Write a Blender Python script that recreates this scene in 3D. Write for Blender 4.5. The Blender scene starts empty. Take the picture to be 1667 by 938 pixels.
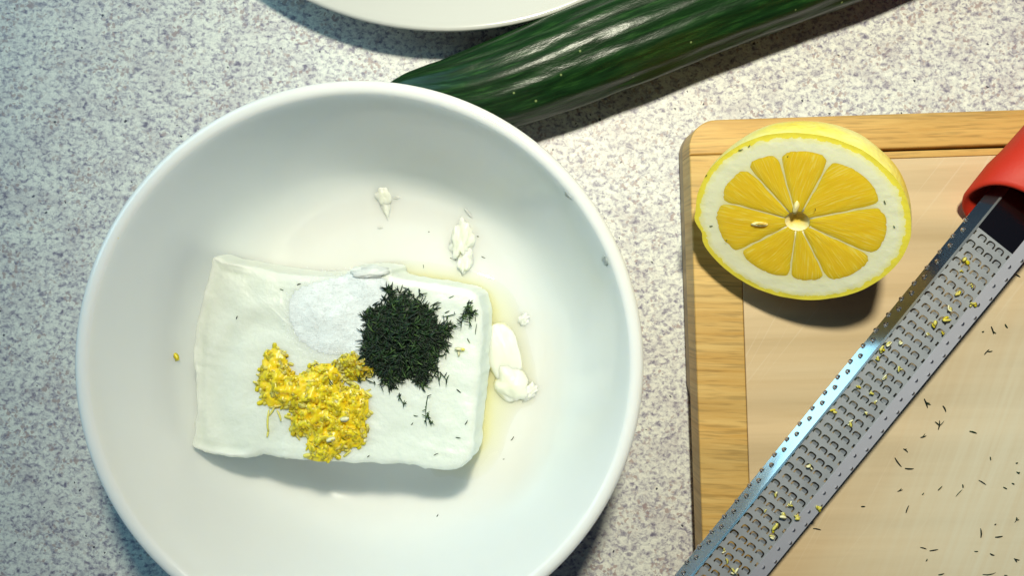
import bpy, bmesh, math, random
import numpy as np
from mathutils import Vector, Matrix, noise
random.seed(7)
R = math.radians
scene = bpy.context.scene
col = scene.collection

# ------------------------------------------------------------------ camera
H = 0.315                      # phone held 31.5 cm above the worktop
F = 1323.0                     # focal length in photograph pixels (1667 wide)
cam = bpy.data.cameras.new('camera')
cam.sensor_width = 36.0
cam.lens = 36.0 * F / 1667.0
cam.clip_start = 0.01
cam.clip_end = 20.0
camo = bpy.data.objects.new('camera', cam)
camo.location = (0, 0, H)
col.objects.link(camo)
scene.camera = camo

# ------------------------------------------------------------------ room light
world = bpy.data.worlds.new('World')
scene.world = world
world.use_nodes = True
bg = world.node_tree.nodes['Background']
bg.inputs[0].default_value = (0.16, 0.40, 0.85, 1)
bg.inputs[1].default_value = 0.05


def look(o, target):
    d = Vector(target) - o.location
    o.rotation_euler = d.to_track_quat('-Z', 'Y').to_euler()


def lamp(name, kind, loc, target, energy, color, **kw):
    l = bpy.data.lights.new(name, kind)
    l.energy = energy
    l.color = color
    for k, v in kw.items():
        setattr(l, k, v)
    o = bpy.data.objects.new(name, l)
    o.location = loc
    col.objects.link(o)
    look(o, target)
    return o


# small warm under-cabinet spot, above the back of the worktop
lamp('cabinet_spot', 'SPOT', (0.03, 0.210, 0.47), (0.155, 0.03, 0.0), 12.6, (1.0, 0.96, 0.77),
     spot_size=R(108), spot_blend=1.0, shadow_soft_size=0.022)
# window with cool daylight, far on the left
lamp('window_light', 'AREA', (-0.85, 0.52, 0.62), (0, 0, 0), 5.2, (0.42, 0.82, 1.0),
     shape='RECTANGLE', size=0.8, size_y=0.6)

scene.view_settings.view_transform = 'Standard'
scene.view_settings.look = 'None'
scene.view_settings.exposure = 0.0
scene.view_settings.gamma = 1.0
scene.cycles.use_denoising = True
scene.cycles.max_bounces = 10
scene.cycles.transparent_max_bounces = 12
scene.cycles.sample_clamp_indirect = 4.0
scene.cycles.caustics_reflective = False
scene.cycles.caustics_refractive = False


# ------------------------------------------------------------------ helpers
def P(px, py, z):
    """photograph pixel -> point at height z"""
    k = (H - z) / F
    return Vector(((px - 833.5) * k, (469.0 - py) * k, z))


def link(name, verts, faces, mats, parent=None, smooth=True, origin=None, mi=None):
    me = bpy.data.meshes.new(name)
    if origin is not None:
        o3 = Vector(origin)
        verts = [Vector(v) - o3 for v in verts]
    me.from_pydata([tuple(v) for v in verts], [], faces)
    if not isinstance(mats, (list, tuple)):
        mats = [mats]
    for m in mats:
        me.materials.append(m)
    if mi is not None:
        me.polygons.foreach_set('material_index', mi)
    me.polygons.foreach_set('use_smooth', [smooth] * len(me.polygons))
    me.update()
    o = bpy.data.objects.new(name, me)
    if origin is not None:
        o.location = origin
    col.objects.link(o)
    if parent is not None:
        o.parent = parent
    return o


def tag(o, label=None, cat=None, group=None, kind=None):
    if label:
        o['label'] = label
    if cat:
        o['category'] = cat
    if group:
        o['group'] = group
    if kind:
        o['kind'] = kind
    return o


def empty(name, loc, label, cat, group=None):
    o = bpy.data.objects.new(name, None)
    o.empty_display_size = 0.01
    o.location = loc
    col.objects.link(o)
    return tag(o, label, cat, group)


def fix_normals(o):
    bm = bmesh.new()
    bm.from_mesh(o.data)
    bmesh.ops.recalc_face_normals(bm, faces=bm.faces)
    bm.to_mesh(o.data)
    bm.free()
    return o


def N3(x, y, z=0.0):
    return noise.noise(Vector((x, y, z)))


def catmull(pts, n, closed=True):
    out = []
    m = len(pts)
    rng = range(m) if closed else range(m - 1)
    for i in rng:
        if closed:
            p0, p1, p2, p3 = pts[(i - 1) % m], pts[i], pts[(i + 1) % m], pts[(i + 2) % m]
        else:
            p0, p1, p2, p3 = pts[max(i - 1, 0)], pts[i], pts[i + 1], pts[min(i + 2, m - 1)]
        for k in range(n):
            t = k / n
            out.append(tuple(0.5 * (2 * b + (c - a) * t + (2 * a - 5 * b + 4 * c - d) * t * t + (3 * b - a - 3 * c + d) * t ** 3)
                             for a, b, c, d in zip(p0, p1, p2, p3)))
    if not closed:
        out.append(tuple(pts[-1]))
    return out


def inside(x, y, poly):
    r = False
    j = len(poly) - 1
    for i in range(len(poly)):
        xi, yi = poly[i][0], poly[i][1]
        xj, yj = poly[j][0], poly[j][1]
        if (yi > y) != (yj > y) and x < (xj - xi) * (y - yi) / (yj - yi) + xi:
            r = not r
        j = i
    return r


def edge_dist(x, y, poly):
    A = np.array([[p[0], p[1]] for p in poly])
    B = np.roll(A, -1, 0)
    d = B - A
    q = np.array([x, y]) - A
    t = np.clip((q * d).sum(1) / np.maximum((d * d).sum(1), 1e-18), 0, 1)
    return float(np.sqrt(((q - d * t[:, None]) ** 2).sum(1)).min())


def lathe(profile, n, centre, wob=None):
    """profile: list of (r, z); r == 0 at an end closes it"""
    verts, faces = [], []
    idx = []
    for k, (r, z) in enumerate(profile):
        if r < 1e-9:
            verts.append((centre[0], centre[1], z))
            idx.append([len(verts) - 1] * n)
        else:
            row = []
            for i in range(n):
                a = 2 * math.pi * i / n
                rr = r if wob is None else r * (1 + wob(a, z))
                verts.append((centre[0] + rr * math.cos(a), centre[1] + rr * math.sin(a), z))
                row.append(len(verts) - 1)
            idx.append(row)
    for k in range(len(idx) - 1):
        a, b = idx[k], idx[k + 1]
        for i in range(n):
            j = (i + 1) % n
            f = []
            for v in (a[i], a[j], b[j], b[i]):
                if v not in f:
                    f.append(v)
            if len(f) > 2:
                faces.append(f)
    return verts, faces


# ------------------------------------------------------------------ materials
def new_mat(name):
    m = bpy.data.materials.new(name)
    m.use_nodes = True
    nt = m.node_tree
    return m, nt, nt.nodes['Principled BSDF']


def node(nt, kind, **kw):
    n = nt.nodes.new(kind)
    for k, v in kw.items():
        if k.startswith('i_'):
            key = k[2:].replace('_', ' ')
            n.inputs[key].default_value = v
        else:
            setattr(n, k, v)
    return n


def ramp(nt, stops, interp='LINEAR'):
    n = nt.nodes.new('ShaderNodeValToRGB')
    cr = n.color_ramp
    cr.interpolation = interp
    while len(cr.elements) < len(stops):
        cr.elements.new(0.5)
    for e, (p, c) in zip(cr.elements, stops):
        e.position = p
        e.color = (c[0], c[1], c[2], 1)
    return n


def coords(nt, scale=(1, 1, 1), rot=(0, 0, 0), kind='Object'):
    tc = nt.nodes.new('ShaderNodeTexCoord')
    mr = nt.nodes.new('ShaderNodeMapping')
    mr.inputs['Rotation'].default_value = rot
    nt.links.new(tc.outputs[kind], mr.inputs[0])
    mp = nt.nodes.new('ShaderNodeMapping')
    mp.inputs['Scale'].default_value = scale
    nt.links.new(mr.outputs[0], mp.inputs[0])
    return mp.outputs[0]


def mixrgb(nt, fac, a, b, mode='MIX'):
    n = nt.nodes.new('ShaderNodeMix')
    n.data_type = 'RGBA'
    n.blend_type = mode
    for sock, v in ((n.inputs[0], fac), (n.inputs[6], a), (n.inputs[7], b)):
        if hasattr(v, 'links') or hasattr(v, 'is_linked'):
            nt.links.new(v, sock)
        elif isinstance(v, (int, float)):
            sock.default_value = v
        else:
            sock.default_value = (v[0], v[1], v[2], 1)
    return n.outputs[2]


def noise_out(nt, vec, scale, detail=3, rough=0.55, dist=0.0, out='Fac'):
    n = node(nt, 'ShaderNodeTexNoise')
    n.inputs['Scale'].default_value = scale
    n.inputs['Detail'].default_value = detail
    n.inputs['Roughness'].default_value = rough
    n.inputs['Distortion'].default_value = dist
    nt.links.new(vec, n.inputs['Vector'])
    return n.outputs[out]


def bump(nt, bs, height, strength, dist=0.001):
    b = nt.nodes.new('ShaderNodeBump')
    b.inputs['Strength'].default_value = strength
    b.inputs['Distance'].default_value = dist
    nt.links.new(height, b.inputs['Height'])
    nt.links.new(b.outputs[0], bs.inputs['Normal'])
    return b


def simple(name, c, rough=0.5, var=0.0, vscale=400, bstr=0.0, bscale=900, sss=0.0, sr=(0.003, 0.002, 0.001), metallic=0.0, coat=0.0, bdist=0.0006):
    m, nt, bs = new_mat(name)
    bs.inputs['Base Color'].default_value = (*c, 1)
    bs.inputs['Roughness'].default_value = rough
    bs.inputs['Metallic'].default_value = metallic
    bs.inputs['Coat Weight'].default_value = coat
    v = coords(nt)
    if var:
        f = noise_out(nt, v, vscale, 4)
        lo = [x * (1 - var) for x in c]
        hi = [min(1, x * (1 + var)) for x in c]
        rp = ramp(nt, [(0.3, lo), (0.7, hi)])
        nt.links.new(f, rp.inputs[0])
        nt.links.new(rp.outputs[0], bs.inputs['Base Color'])
    if bstr:
        bump(nt, bs, noise_out(nt, v, bscale, 4), bstr, bdist)
    if sss:
        bs.inputs['Subsurface Weight'].default_value = sss
        bs.inputs['Subsurface Radius'].default_value = sr
        bs.inputs['Subsurface Scale'].default_value = 1.0
    return m


# speckled worktop
def m_counter():
    m, nt, bs = new_mat('speckled_worktop')
    v = coords(nt)
    wob = noise_out(nt, v, 700, 2, out='Color')
    add = node(nt, 'ShaderNodeVectorMath', operation='MULTIPLY_ADD')
    nt.links.new(wob, add.inputs[0])
    add.inputs[1].default_value = (0.0013, 0.0013, 0.0013)
    nt.links.new(v, add.inputs[2])
    vor = node(nt, 'ShaderNodeTexVoronoi', feature='F1')
    vor.inputs['Scale'].default_value = 980
    nt.links.new(add.outputs[0], vor.inputs['Vector'])
    sep = nt.nodes.new('ShaderNodeSeparateColor')
    nt.links.new(vor.outputs['Color'], sep.inputs[0])
    # clusters shift the choice of grain
    clus = noise_out(nt, v, 105, 4, 0.6)
    ma = node(nt, 'ShaderNodeMath', operation='MULTIPLY_ADD')
    nt.links.new(clus, ma.inputs[0])
    ma.inputs[1].default_value = 1.15
    ma.inputs[2].default_value = -0.58
    ad = node(nt, 'ShaderNodeMath', operation='ADD')
    nt.links.new(ma.outputs[0], ad.inputs[0])
    nt.links.new(sep.outputs[0], ad.inputs[1])
    rp = ramp(nt, [(0.10, (0.82, 0.83, 0.77)), (0.36, (0.73, 0.75, 0.70)), (0.54, (0.61, 0.62, 0.61)),
                   (0.66, (0.45, 0.44, 0.48)), (0.78, (0.33, 0.32, 0.38)), (0.92, (0.18, 0.17, 0.24))])
    fine = noise_out(nt, coords(nt, (1, 1.3, 1)), 430, 4, 0.60, 0.6)
    fm = node(nt, 'ShaderNodeMapRange')
    fm.inputs['From Min'].default_value = 0.30
    fm.inputs['From Max'].default_value = 0.70
    nt.links.new(fine, fm.inputs['Value'])
    bl = node(nt, 'ShaderNodeMix')
    bl.inputs[0].default_value = 0.72
    nt.links.new(ad.outputs[0], bl.inputs[2])
    nt.links.new(fm.outputs[0], bl.inputs[3])
    nt.links.new(bl.outputs[0], rp.inputs[0])
    # reddish grains
    clus2 = noise_out(nt, coords(nt, (1, 1.3, 1)), 75, 3, 0.6)
    m2 = node(nt, 'ShaderNodeMath', operation='MULTIPLY')
    nt.links.new(clus2, m2.inputs[0])
    nt.links.new(sep.outputs[1], m2.inputs[1])
    r2 = ramp(nt, [(0.43, (0, 0, 0)), (0.55, (0.80, 0.80, 0.80))])
    nt.links.new(m2.outputs[0], r2.inputs[0])
    c1 = mixrgb(nt, r2.outputs[0], rp.outputs[0], (0.40, 0.31, 0.30))
    # fine grain noise
    fn = noise_out(nt, v, 1500, 2)
    r3 = ramp(nt, [(0.3, (0.88, 0.88, 0.89)), (0.7, (1.06, 1.06, 1.05))])
    nt.links.new(fn, r3.inputs[0])
    c2 = mixrgb(nt, 1.0, c1, r3.outputs[0], 'MULTIPLY')
    mott = noise_out(nt, coords(nt, (1, 1.5, 1), (0, 0, R(15))), 62, 4, 0.65, 0.4)
    r6 = ramp(nt, [(0.30, (0.80, 0.76, 0.80)), (0.50, (1.0, 0.99, 0.99)), (0.70, (1.06, 1.06, 1.04))])
    nt.links.new(mott, r6.inputs[0])
    c2 = mixrgb(nt, 1.0, c2, r6.outputs[0], 'MULTIPLY')
    # sparse dark chips
    vd = node(nt, 'ShaderNodeTexVoronoi', feature='F1')
    vd.inputs['Scale'].default_value = 260
    nt.links.new(add.outputs[0], vd.inputs['Vector'])
    sd = nt.nodes.new('ShaderNodeSeparateColor')
    nt.links.new(vd.outputs['Color'], sd.inputs[0])
    gt = node(nt, 'ShaderNodeMath', operation='GREATER_THAN')
    nt.links.new(sd.outputs[2], gt.inputs[0])
    gt.inputs[1].default_value = 0.87
    lt = node(nt, 'ShaderNodeMath', operation='LESS_THAN')
    nt.links.new(vd.outputs['Distance'], lt.inputs[0])
    lt.inputs[1].default_value = 0.21
    mu = node(nt, 'ShaderNodeMath', operation='MULTIPLY')
    nt.links.new(gt.outputs[0], mu.inputs[0])
    nt.links.new(lt.outputs[0], mu.inputs[1])
    c3 = mixrgb(nt, mu.outputs[0], c2, (0.05, 0.05, 0.07))
    nt.links.new(c3, bs.inputs['Base Color'])
    bs.inputs['Roughness'].default_value = 0.42
    bump(nt, bs, noise_out(nt, v, 900, 3), 0.12, 0.0004)
    return m


def m_wood(name, c_lo, c_hi, sx=26, sy=520, rot=0.0, streak=0.5, rough=0.5, scratches=False):
    """bamboo: grain runs along local x (after rot)"""
    m, nt, bs = new_mat(name)
    v = coords(nt, (sx, sy, sx), (0, 0, rot))
    a = noise_out(nt, v, 1.0, 4, 0.6, 0.4)
    rp = ramp(nt, [(0.28, c_lo), (0.72, c_hi)])
    nt.links.new(a, rp.inputs[0])
    v2 = coords(nt, (sx * 3.2, sy * 3.0, sx), (0, 0, rot))
    b = noise_out(nt, v2, 1.0, 2)
    r2 = ramp(nt, [(0.34, (1 - streak * 0.55,) * 3), (0.5, (1, 1, 1))])
    nt.links.new(b, r2.inputs[0])
    c = mixrgb(nt, 1.0, rp.outputs[0], r2.outputs[0], 'MULTIPLY')
    # broad strips of slightly different stalks
    v3 = coords(nt, (2, 60, 2), (0, 0, rot))
    d = noise_out(nt, v3, 1.0, 1)
    r3 = ramp(nt, [(0.35, (0.86, 0.85, 0.83)), (0.65, (1.08, 1.06, 1.05))])
    nt.links.new(d, r3.inputs[0])
    c = mixrgb(nt, 1.0, c, r3.outputs[0], 'MULTIPLY')
    h = b
    if scratches:
        v4 = coords(nt, (900, 7, 1), (0, 0, R(28)))
        s1 = noise_out(nt, v4, 1.0, 2)
        r4 = ramp(nt, [(0.64, (0, 0, 0)), (0.70, (1, 1, 1))])
        nt.links.new(s1, r4.inputs[0])
        v5 = coords(nt, (700, 9, 1), (0, 0, R(38)))
        s2 = noise_out(nt, v5, 1.0, 2)
        r5 = ramp(nt, [(0.66, (0, 0, 0)), (0.72, (1, 1, 1))])
        nt.links.new(s2, r5.inputs[0])
        ss = mixrgb(nt, 1.0, r4.outputs[0], r5.outputs[0], 'ADD')
        # streaked paler patch on the panel, fading out from its centre
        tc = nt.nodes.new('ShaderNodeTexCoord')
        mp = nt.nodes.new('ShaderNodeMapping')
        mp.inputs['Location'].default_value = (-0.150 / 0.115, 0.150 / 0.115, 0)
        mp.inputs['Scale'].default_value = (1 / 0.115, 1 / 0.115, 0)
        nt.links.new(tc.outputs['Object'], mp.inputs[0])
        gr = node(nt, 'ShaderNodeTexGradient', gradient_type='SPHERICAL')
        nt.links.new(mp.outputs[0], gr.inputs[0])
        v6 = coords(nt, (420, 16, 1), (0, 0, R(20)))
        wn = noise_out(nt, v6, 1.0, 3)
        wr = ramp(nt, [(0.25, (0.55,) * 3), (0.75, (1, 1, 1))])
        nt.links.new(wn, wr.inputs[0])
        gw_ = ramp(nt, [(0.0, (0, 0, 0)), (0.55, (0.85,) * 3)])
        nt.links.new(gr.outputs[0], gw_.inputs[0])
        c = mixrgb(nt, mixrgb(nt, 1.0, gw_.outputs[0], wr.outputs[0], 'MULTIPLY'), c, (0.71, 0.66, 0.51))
        c = mixrgb(nt, mixrgb(nt, 1.0, ss, (0.16, 0.16, 0.16), 'MULTIPLY'), c, (0.80, 0.72, 0.58))
    nt.links.new(c, bs.inputs['Base Color'])
    bs.inputs['Roughness'].default_value = rough
    bump(nt, bs, h, 0.10, 0.0004)
    return m


M = {}
M['counter'] = m_counter()
M['porcelain'] = simple('opal_glass_bowl', (0.785, 0.82, 0.84), 0.14, var=0.012, vscale=25, coat=0.12, sss=0.75, sr=(0.0085, 0.0095, 0.0115))
M['plate'] = simple('white_plate_glaze', (0.60, 0.60, 0.56), 0.16, coat=0.3)
M['cheese'] = simple('cream_cheese', (0.79, 0.85, 0.785), 0.42, var=0.02, vscale=120, bstr=0.4, bscale=520, sss=0.6, sr=(0.006, 0.006, 0.005), bdist=0.0008)
M['cheese_bit'] = simple('cream_cheese_smear', (0.80, 0.82, 0.71), 0.35, var=0.02, vscale=200, bstr=0.2, bscale=420, sss=0.7, sr=(0.004, 0.004, 0.003))
M['zest1'] = simple('lemon_zest_yellow', (0.94, 0.66, 0.020), 0.34, var=0.1, vscale=700, sss=0.6, sr=(0.0025, 0.0018, 0.0003))
M['zest2'] = simple('lemon_zest_deep', (0.88, 0.50, 0.006), 0.42, var=0.1, vscale=700, sss=0.6, sr=(0.0025, 0.0018, 0.0003))
M['zest3'] = simple('lemon_zest_pale', (0.90, 0.74, 0.13), 0.42, var=0.1, vscale=700, sss=0.6, sr=(0.0025, 0.002, 0.0008))
M['zest4'] = simple('lemon_pith_shred', (0.80, 0.78, 0.50), 0.5, var=0.15, vscale=700)
M['dill1'] = simple('dill_dark', (0.006, 0.016, 0.007), 0.5, var=0.4, vscale=500)
M['dill2'] = simple('dill_green', (0.013, 0.042, 0.010), 0.45, var=0.3, vscale=500)
M['dill3'] = simple('dill_light', (0.06, 0.12, 0.03), 0.45, var=0.3, vscale=500)
M['salt'] = simple('salt_grain', (0.90, 0.95, 0.98), 0.3)
M['saltbed'] = simple('salt_bed', (0.84, 0.91, 0.95), 0.6, bstr=0.5, bscale=2200, sss=0.6, sr=(0.002, 0.002, 0.002))
M['red'] = simple('red_rubber', (0.50, 0.022, 0.006), 0.6, var=0.06, vscale=60, bstr=0.15, bscale=1200)
M['black'] = simple('dark_socket', (0.02, 0.012, 0.012), 0.5, var=0.2, vscale=300)
M['bamboo_top'] = m_wood('bamboo_edge_strip', (0.46, 0.25, 0.060), (0.64, 0.41, 0.13), 22, 420, R(-1))
M['bamboo_side'] = m_wood('bamboo_end_strip', (0.52, 0.30, 0.070), (0.70, 0.49, 0.18), 20, 330, R(2))
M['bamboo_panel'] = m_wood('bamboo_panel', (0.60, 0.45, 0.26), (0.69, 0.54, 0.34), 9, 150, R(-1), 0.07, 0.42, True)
M['bamboo_edge'] = m_wood('bamboo_cut_edge', (0.26, 0.17, 0.075), (0.40, 0.28, 0.14), 60, 60, 0, 0.5)
M['groove'] = simple('groove_dirt', (0.05, 0.025, 0.01), 0.8, var=0.3)


def m_metal():
    m, nt, bs = new_mat('etched_steel')
    bs.inputs['Base Color'].default_value = (0.47, 0.50, 0.54, 1)
    bs.inputs['Metallic'].default_value = 0.85
    v = coords(nt)
    f = noise_out(nt, v, 160, 4)
    rp = ramp(nt, [(0.3, (0.58,) * 3), (0.7, (0.70,) * 3)])
    nt.links.new(f, rp.inputs[0])
    nt.links.new(rp.outputs[0], bs.inputs['Roughness'])
    return m


M['steel'] = m_metal()
M['steel_edge'] = simple('polished_steel', (0.56, 0.60, 0.62), 0.17, metallic=1.0, bstr=0.05, bscale=90)
M['steel_dark'] = simple('dark_reflection_steel', (0.22, 0.17, 0.17), 0.22, metallic=1.0)  # dark surroundings mirrored in the plain neck, put into the base colour
M['steel_satin'] = simple('satin_steel', (0.47, 0.48, 0.55), 0.6, metallic=0.85)
M['steel_tooth'] = simple('cut_steel', (0.62, 0.60, 0.62), 0.3, metallic=1.0)


def m_cucumber():
    m, nt, bs = new_mat('cucumber_skin')
    tc = nt.nodes.new('ShaderNodeUVMap')
    mp = nt.nodes.new('ShaderNodeMapping')
    mp.inputs['Scale'].default_value = (4, 34, 1)
    nt.links.new(tc.outputs[0], mp.inputs[0])
    a = noise_out(nt, mp.outputs[0], 1.0, 4, 0.6, 0.3)
    rp = ramp(nt, [(0.30, (0.003, 0.012, 0.003)), (0.55, (0.007, 0.032, 0.007)), (0.78, (0.028, 0.090, 0.018))])
    nt.links.new(a, rp.inputs[0])
    vv = coords(nt)
    vo = node(nt, 'ShaderNodeTexVoronoi', feature='F1')
    vo.inputs['Scale'].default_value = 140
    nt.links.new(vv, vo.inputs['Vector'])
    r2 = ramp(nt, [(0.045, (1, 1, 1)), (0.075, (0, 0, 0))])
    nt.links.new(vo.outputs['Distance'], r2.inputs[0])
    c = mixrgb(nt, r2.outputs[0], rp.outputs[0], (0.20, 0.26, 0.10))
    nt.links.new(c, bs.inputs['Base Color'])
    bs.inputs['Roughness'].default_value = 0.31
    mp2 = nt.nodes.new('ShaderNodeMapping')
    mp2.inputs['Scale'].default_value = (8, 30, 1)
    nt.links.new(tc.outputs[0], mp2.inputs[0])
    h = noise_out(nt, mp2.outputs[0], 1.0, 4, 0.6)
    bump(nt, bs, h, 0.15, 0.0016)
    bs.inputs['Specular IOR Level'].default_value = 0.5
    bs.inputs['IOR'].default_value = 1.42
    return m


M['cucumber'] = m_cucumber()


def m_rind():
    m, nt, bs = new_mat('lemon_rind')
    v = coords(nt)
    f = noise_out(nt, v, 55, 3)
    rp = ramp(nt, [(0.35, (0.86, 0.80, 0.30)), (0.55, (0.87, 0.76, 0.14)), (0.72, (0.86, 0.58, 0.015))])
    nt.links.new(f, rp.inputs[0])
    nt.links.new(rp.outputs[0], bs.inputs['Base Color'])
    bs.inputs['Roughness'].default_value = 0.36
    vo = node(nt, 'ShaderNodeTexVoronoi', feature='SMOOTH_F1')
    vo.inputs['Scale'].default_value = 650
    nt.links.new(v, vo.inputs['Vector'])
    bump(nt, bs, vo.outputs['Distance'], 0.35, 0.0008)
    return m


M['rind'] = m_rind()


def m_pith():
    # local coordinates of the cut face arrive through the UV map: u = radius / rim radius
    m, nt, bs = new_mat('lemon_pith')
    uv = nt.nodes.new('ShaderNodeUVMap')
    sp = nt.nodes.new('ShaderNodeSeparateXYZ')
    nt.links.new(uv.outputs[0], sp.inputs[0])
    v = coords(nt)
    n1 = noise_out(nt, v, 420, 4, 0.65)
    ma = node(nt, 'ShaderNodeMath', operation='MULTIPLY_ADD')
    nt.links.new(n1, ma.inputs[0])
    ma.inputs[1].default_value = 0.10
    nt.links.new(sp.outputs[0], ma.inputs[2])
    rp = ramp(nt, [(0.10, (0.74, 0.52, 0.06)), (0.19, (0.86, 0.80, 0.48)), (0.27, (0.88, 0.76, 0.32)), (0.72, (0.88, 0.78, 0.36)), (0.85, (0.88, 0.86, 0.58)), (0.94, (0.88, 0.86, 0.60)), (1.00, (0.89, 0.83, 0.36)), (1.05, (0.91, 0.76, 0.07))])
    nt.links.new(ma.outputs[0], rp.inputs[0])
    nt.links.new(rp.outputs[0], bs.inputs['Base Color'])
    bs.inputs['Roughness'].default_value = 0.5
    bs.inputs['Subsurface Weight'].default_value = 0.3
    bs.inputs['Subsurface Radius'].default_value = (0.003, 0.0025, 0.001)
    bs.inputs['Subsurface Scale'].default_value = 1.0
    bump(nt, bs, noise_out(nt, v, 500, 4), 0.25, 0.0006)
    return m


def m_pulp():
    m, nt, bs = new_mat('lemon_pulp')
    uv = nt.nodes.new('ShaderNodeUVMap')
    mp = nt.nodes.new('ShaderNodeMapping')
    mp.inputs['Scale'].default_value = (3.2, 26, 1)
    nt.links.new(uv.outputs[0], mp.inputs[0])
    f = noise_out(nt, mp.outputs[0], 1.0, 3, 0.5, 0.6)
    rp = ramp(nt, [(0.25, (0.84, 0.54, 0.014)), (0.55, (0.88, 0.59, 0.030)), (0.78, (0.91, 0.74, 0.16))])
    nt.links.new(f, rp.inputs[0])
    nt.links.new(rp.outputs[0], bs.inputs['Base Color'])
    bs.inputs['Roughness'].default_value = 0.22
    bs.inputs['Subsurface Weight'].default_value = 0.6
    bs.inputs['Subsurface Radius'].default_value = (0.004, 0.003, 0.0006)
    bs.inputs['Subsurface Scale'].default_value = 1.0
    bs.inputs['Coat Weight'].default_value = 0.5
    bs.inputs['Coat Roughness'].default_value = 0.12
    bump(nt, bs, f, 0.10, 0.0008)
    return m


M['pith'] = m_pith()
M['pulp'] = m_pulp()
M['seed_hole'] = simple('seed_pocket', (0.50, 0.33, 0.04), 0.4, var=0.3)
M['core'] = simple('lemon_core', (0.84, 0.74, 0.36), 0.5, bstr=0.3)


def m_whey():
    m, nt, bs = new_mat('whey')
    nt.nodes.remove(bs)
    out = nt.nodes['Material Output']
    tr = node(nt, 'ShaderNodeBsdfTransparent')
    uv = nt.nodes.new('ShaderNodeUVMap')
    sp = nt.nodes.new('ShaderNodeSeparateXYZ')
    nt.links.new(uv.outputs[0], sp.inputs[0])
    dr = ramp(nt, [(0.0, (1, 1, 1)), (0.5, (0.996, 0.988, 0.88)), (1.0, (0.985, 0.935, 0.58))])
    nt.links.new(sp.outputs[0], dr.inputs[0])
    nt.links.new(dr.outputs[0], tr.inputs[0])
    gl = node(nt, 'ShaderNodeBsdfGlossy')
    gl.inputs['Roughness'].default_value = 0.03
    mx = node(nt, 'ShaderNodeMixShader')
    mx.inputs[0].default_value = 0.03
    nt.links.new(tr.outputs[0], mx.inputs[1])
    nt.links.new(gl.outputs[0], mx.inputs[2])
    v = coords(nt)
    b = nt.nodes.new('ShaderNodeBump')
    b.inputs['Strength'].default_value = 0.12
    b.inputs['Distance'].default_value = 0.001
    nt.links.new(noise_out(nt, v, 130, 2), b.inputs['Height'])
    nt.links.new(b.outputs[0], gl.inputs['Normal'])
    nt.links.new(mx.outputs[0], out.inputs['Surface'])
    return m


M['whey'] = m_whey()

# ------------------------------------------------------------------ worktop
g = 0.9
v = [(-g, -g, 0), (g, -g, 0), (g, g, 0), (-g, g, 0), (-g, -g, -0.04), (g, -g, -0.04), (g, g, -0.04), (-g, g, -0.04)]
f = [(0, 1, 2, 3), (7, 6, 5, 4), (0, 4, 5, 1), (1, 5, 6, 2), (2, 6, 7, 3), (3, 7, 4, 0)]
o = link('worktop', v, f, M['counter'], smooth=False)
tag(o, 'speckled grey and cream stone-look kitchen worktop under everything', 'worktop', kind='structure')

# ------------------------------------------------------------------ labels of small repeats
ORD = ['topmost', 'second', 'third', 'fourth', 'fifth', 'sixth', 'seventh', 'eighth', 'ninth', 'tenth', 'eleventh', 'twelfth']
pending = []


def name_later(o, base, px, py):
    pending.append((base, py, px, o))


def settle_labels():
    by = {}
    for t in pending:
        by.setdefault(t[0], []).append(t)
    for base, ts in by.items():
        ts.sort(key=lambda t: (t[1], t[2]))
        n_ = len(ts)
        for i, t in enumerate(ts):
            if n_ == 1:
                t[3]['label'] = base
            elif n_ == 2:
                t[3]['label'] = ('upper' if i == 0 else 'lower') + ' of two: ' + base
            elif i == n_ - 1:
                t[3]['label'] = 'lowest of %d: ' % n_ + base
            else:
                t[3]['label'] = ORD[i] + ('' if i == 0 else ' from the top') + ': ' + base
    pending.clear()


def slant(a):
    a = (a + 90) % 180 - 90
    if abs(a) < 18:
        return 'level'
    if abs(a) > 68:
        return 'upright'
    return 'rising' if a > 0 else 'falling'


# ------------------------------------------------------------------ cutting board
BZ = 0.020                      # top of the board
bc = P(1121, 196, BZ)           # outer corner, unrounded
ba = R(1.9)
bx = Vector((math.cos(ba), math.sin(ba), 0))
by = Vector((-math.sin(ba), math.cos(ba), 0))
BO = Vector((bc.x, bc.y, 0))


def bpt(a, b, z):               # a: to the right of the left edge, b: down from the top edge
    p = BO + bx * a - by * b
    return Vector((p.x, p.y, z))


board = empty('cutting_board', BO, 'pale bamboo cutting board with rounded corner and darker framed edge strips', 'cutting board')
BL, BW = 0.30, 0.215            # board extends out of the picture
SW, TW, TW2 = 0.0178, 0.0126, 0.0036


def prism(name, outline, z0, z1, m, parent, bev=0.0004, smooth=False):
    """outline: list of (a, b) on the board, counter-clockwise seen from above"""
    bm = bmesh.new()
    vs = [bm.verts.new(bpt(a, b, z1) - BO) for a, b in outline]
    fc = bm.faces.new(vs)
    ret = bmesh.ops.extrude_face_region(bm, geom=[fc])
    for e in ret['geom']:
        if isinstance(e, bmesh.types.BMVert):
            e.co.z = z0
    bmesh.ops.recalc_face_normals(bm, faces=bm.faces)
    top = [e for e in bm.edges if all(abs(vv.co.z - z1) < 1e-7 for vv in e.verts)]
    if bev:
        bmesh.ops.bevel(bm, geom=top, offset=bev, segments=2, affect='EDGES', profile=0.5)
    me = bpy.data.meshes.new(name)
    bm.to_mesh(me)
    bm.free()
    me.materials.append(m)
    ob = bpy.data.objects.new(name, me)
    col.objects.link(ob)
    ob.parent = parent
    return ob


rc = 0.0100
arc = []
for k in range(11):
    t = math.pi / 2 * k / 10
    arc.append((rc - rc * math.sin(t), rc - rc * math.cos(t)))   # from (rc,0) round to (0,rc)
core_z = BZ - 0.0012
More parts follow.
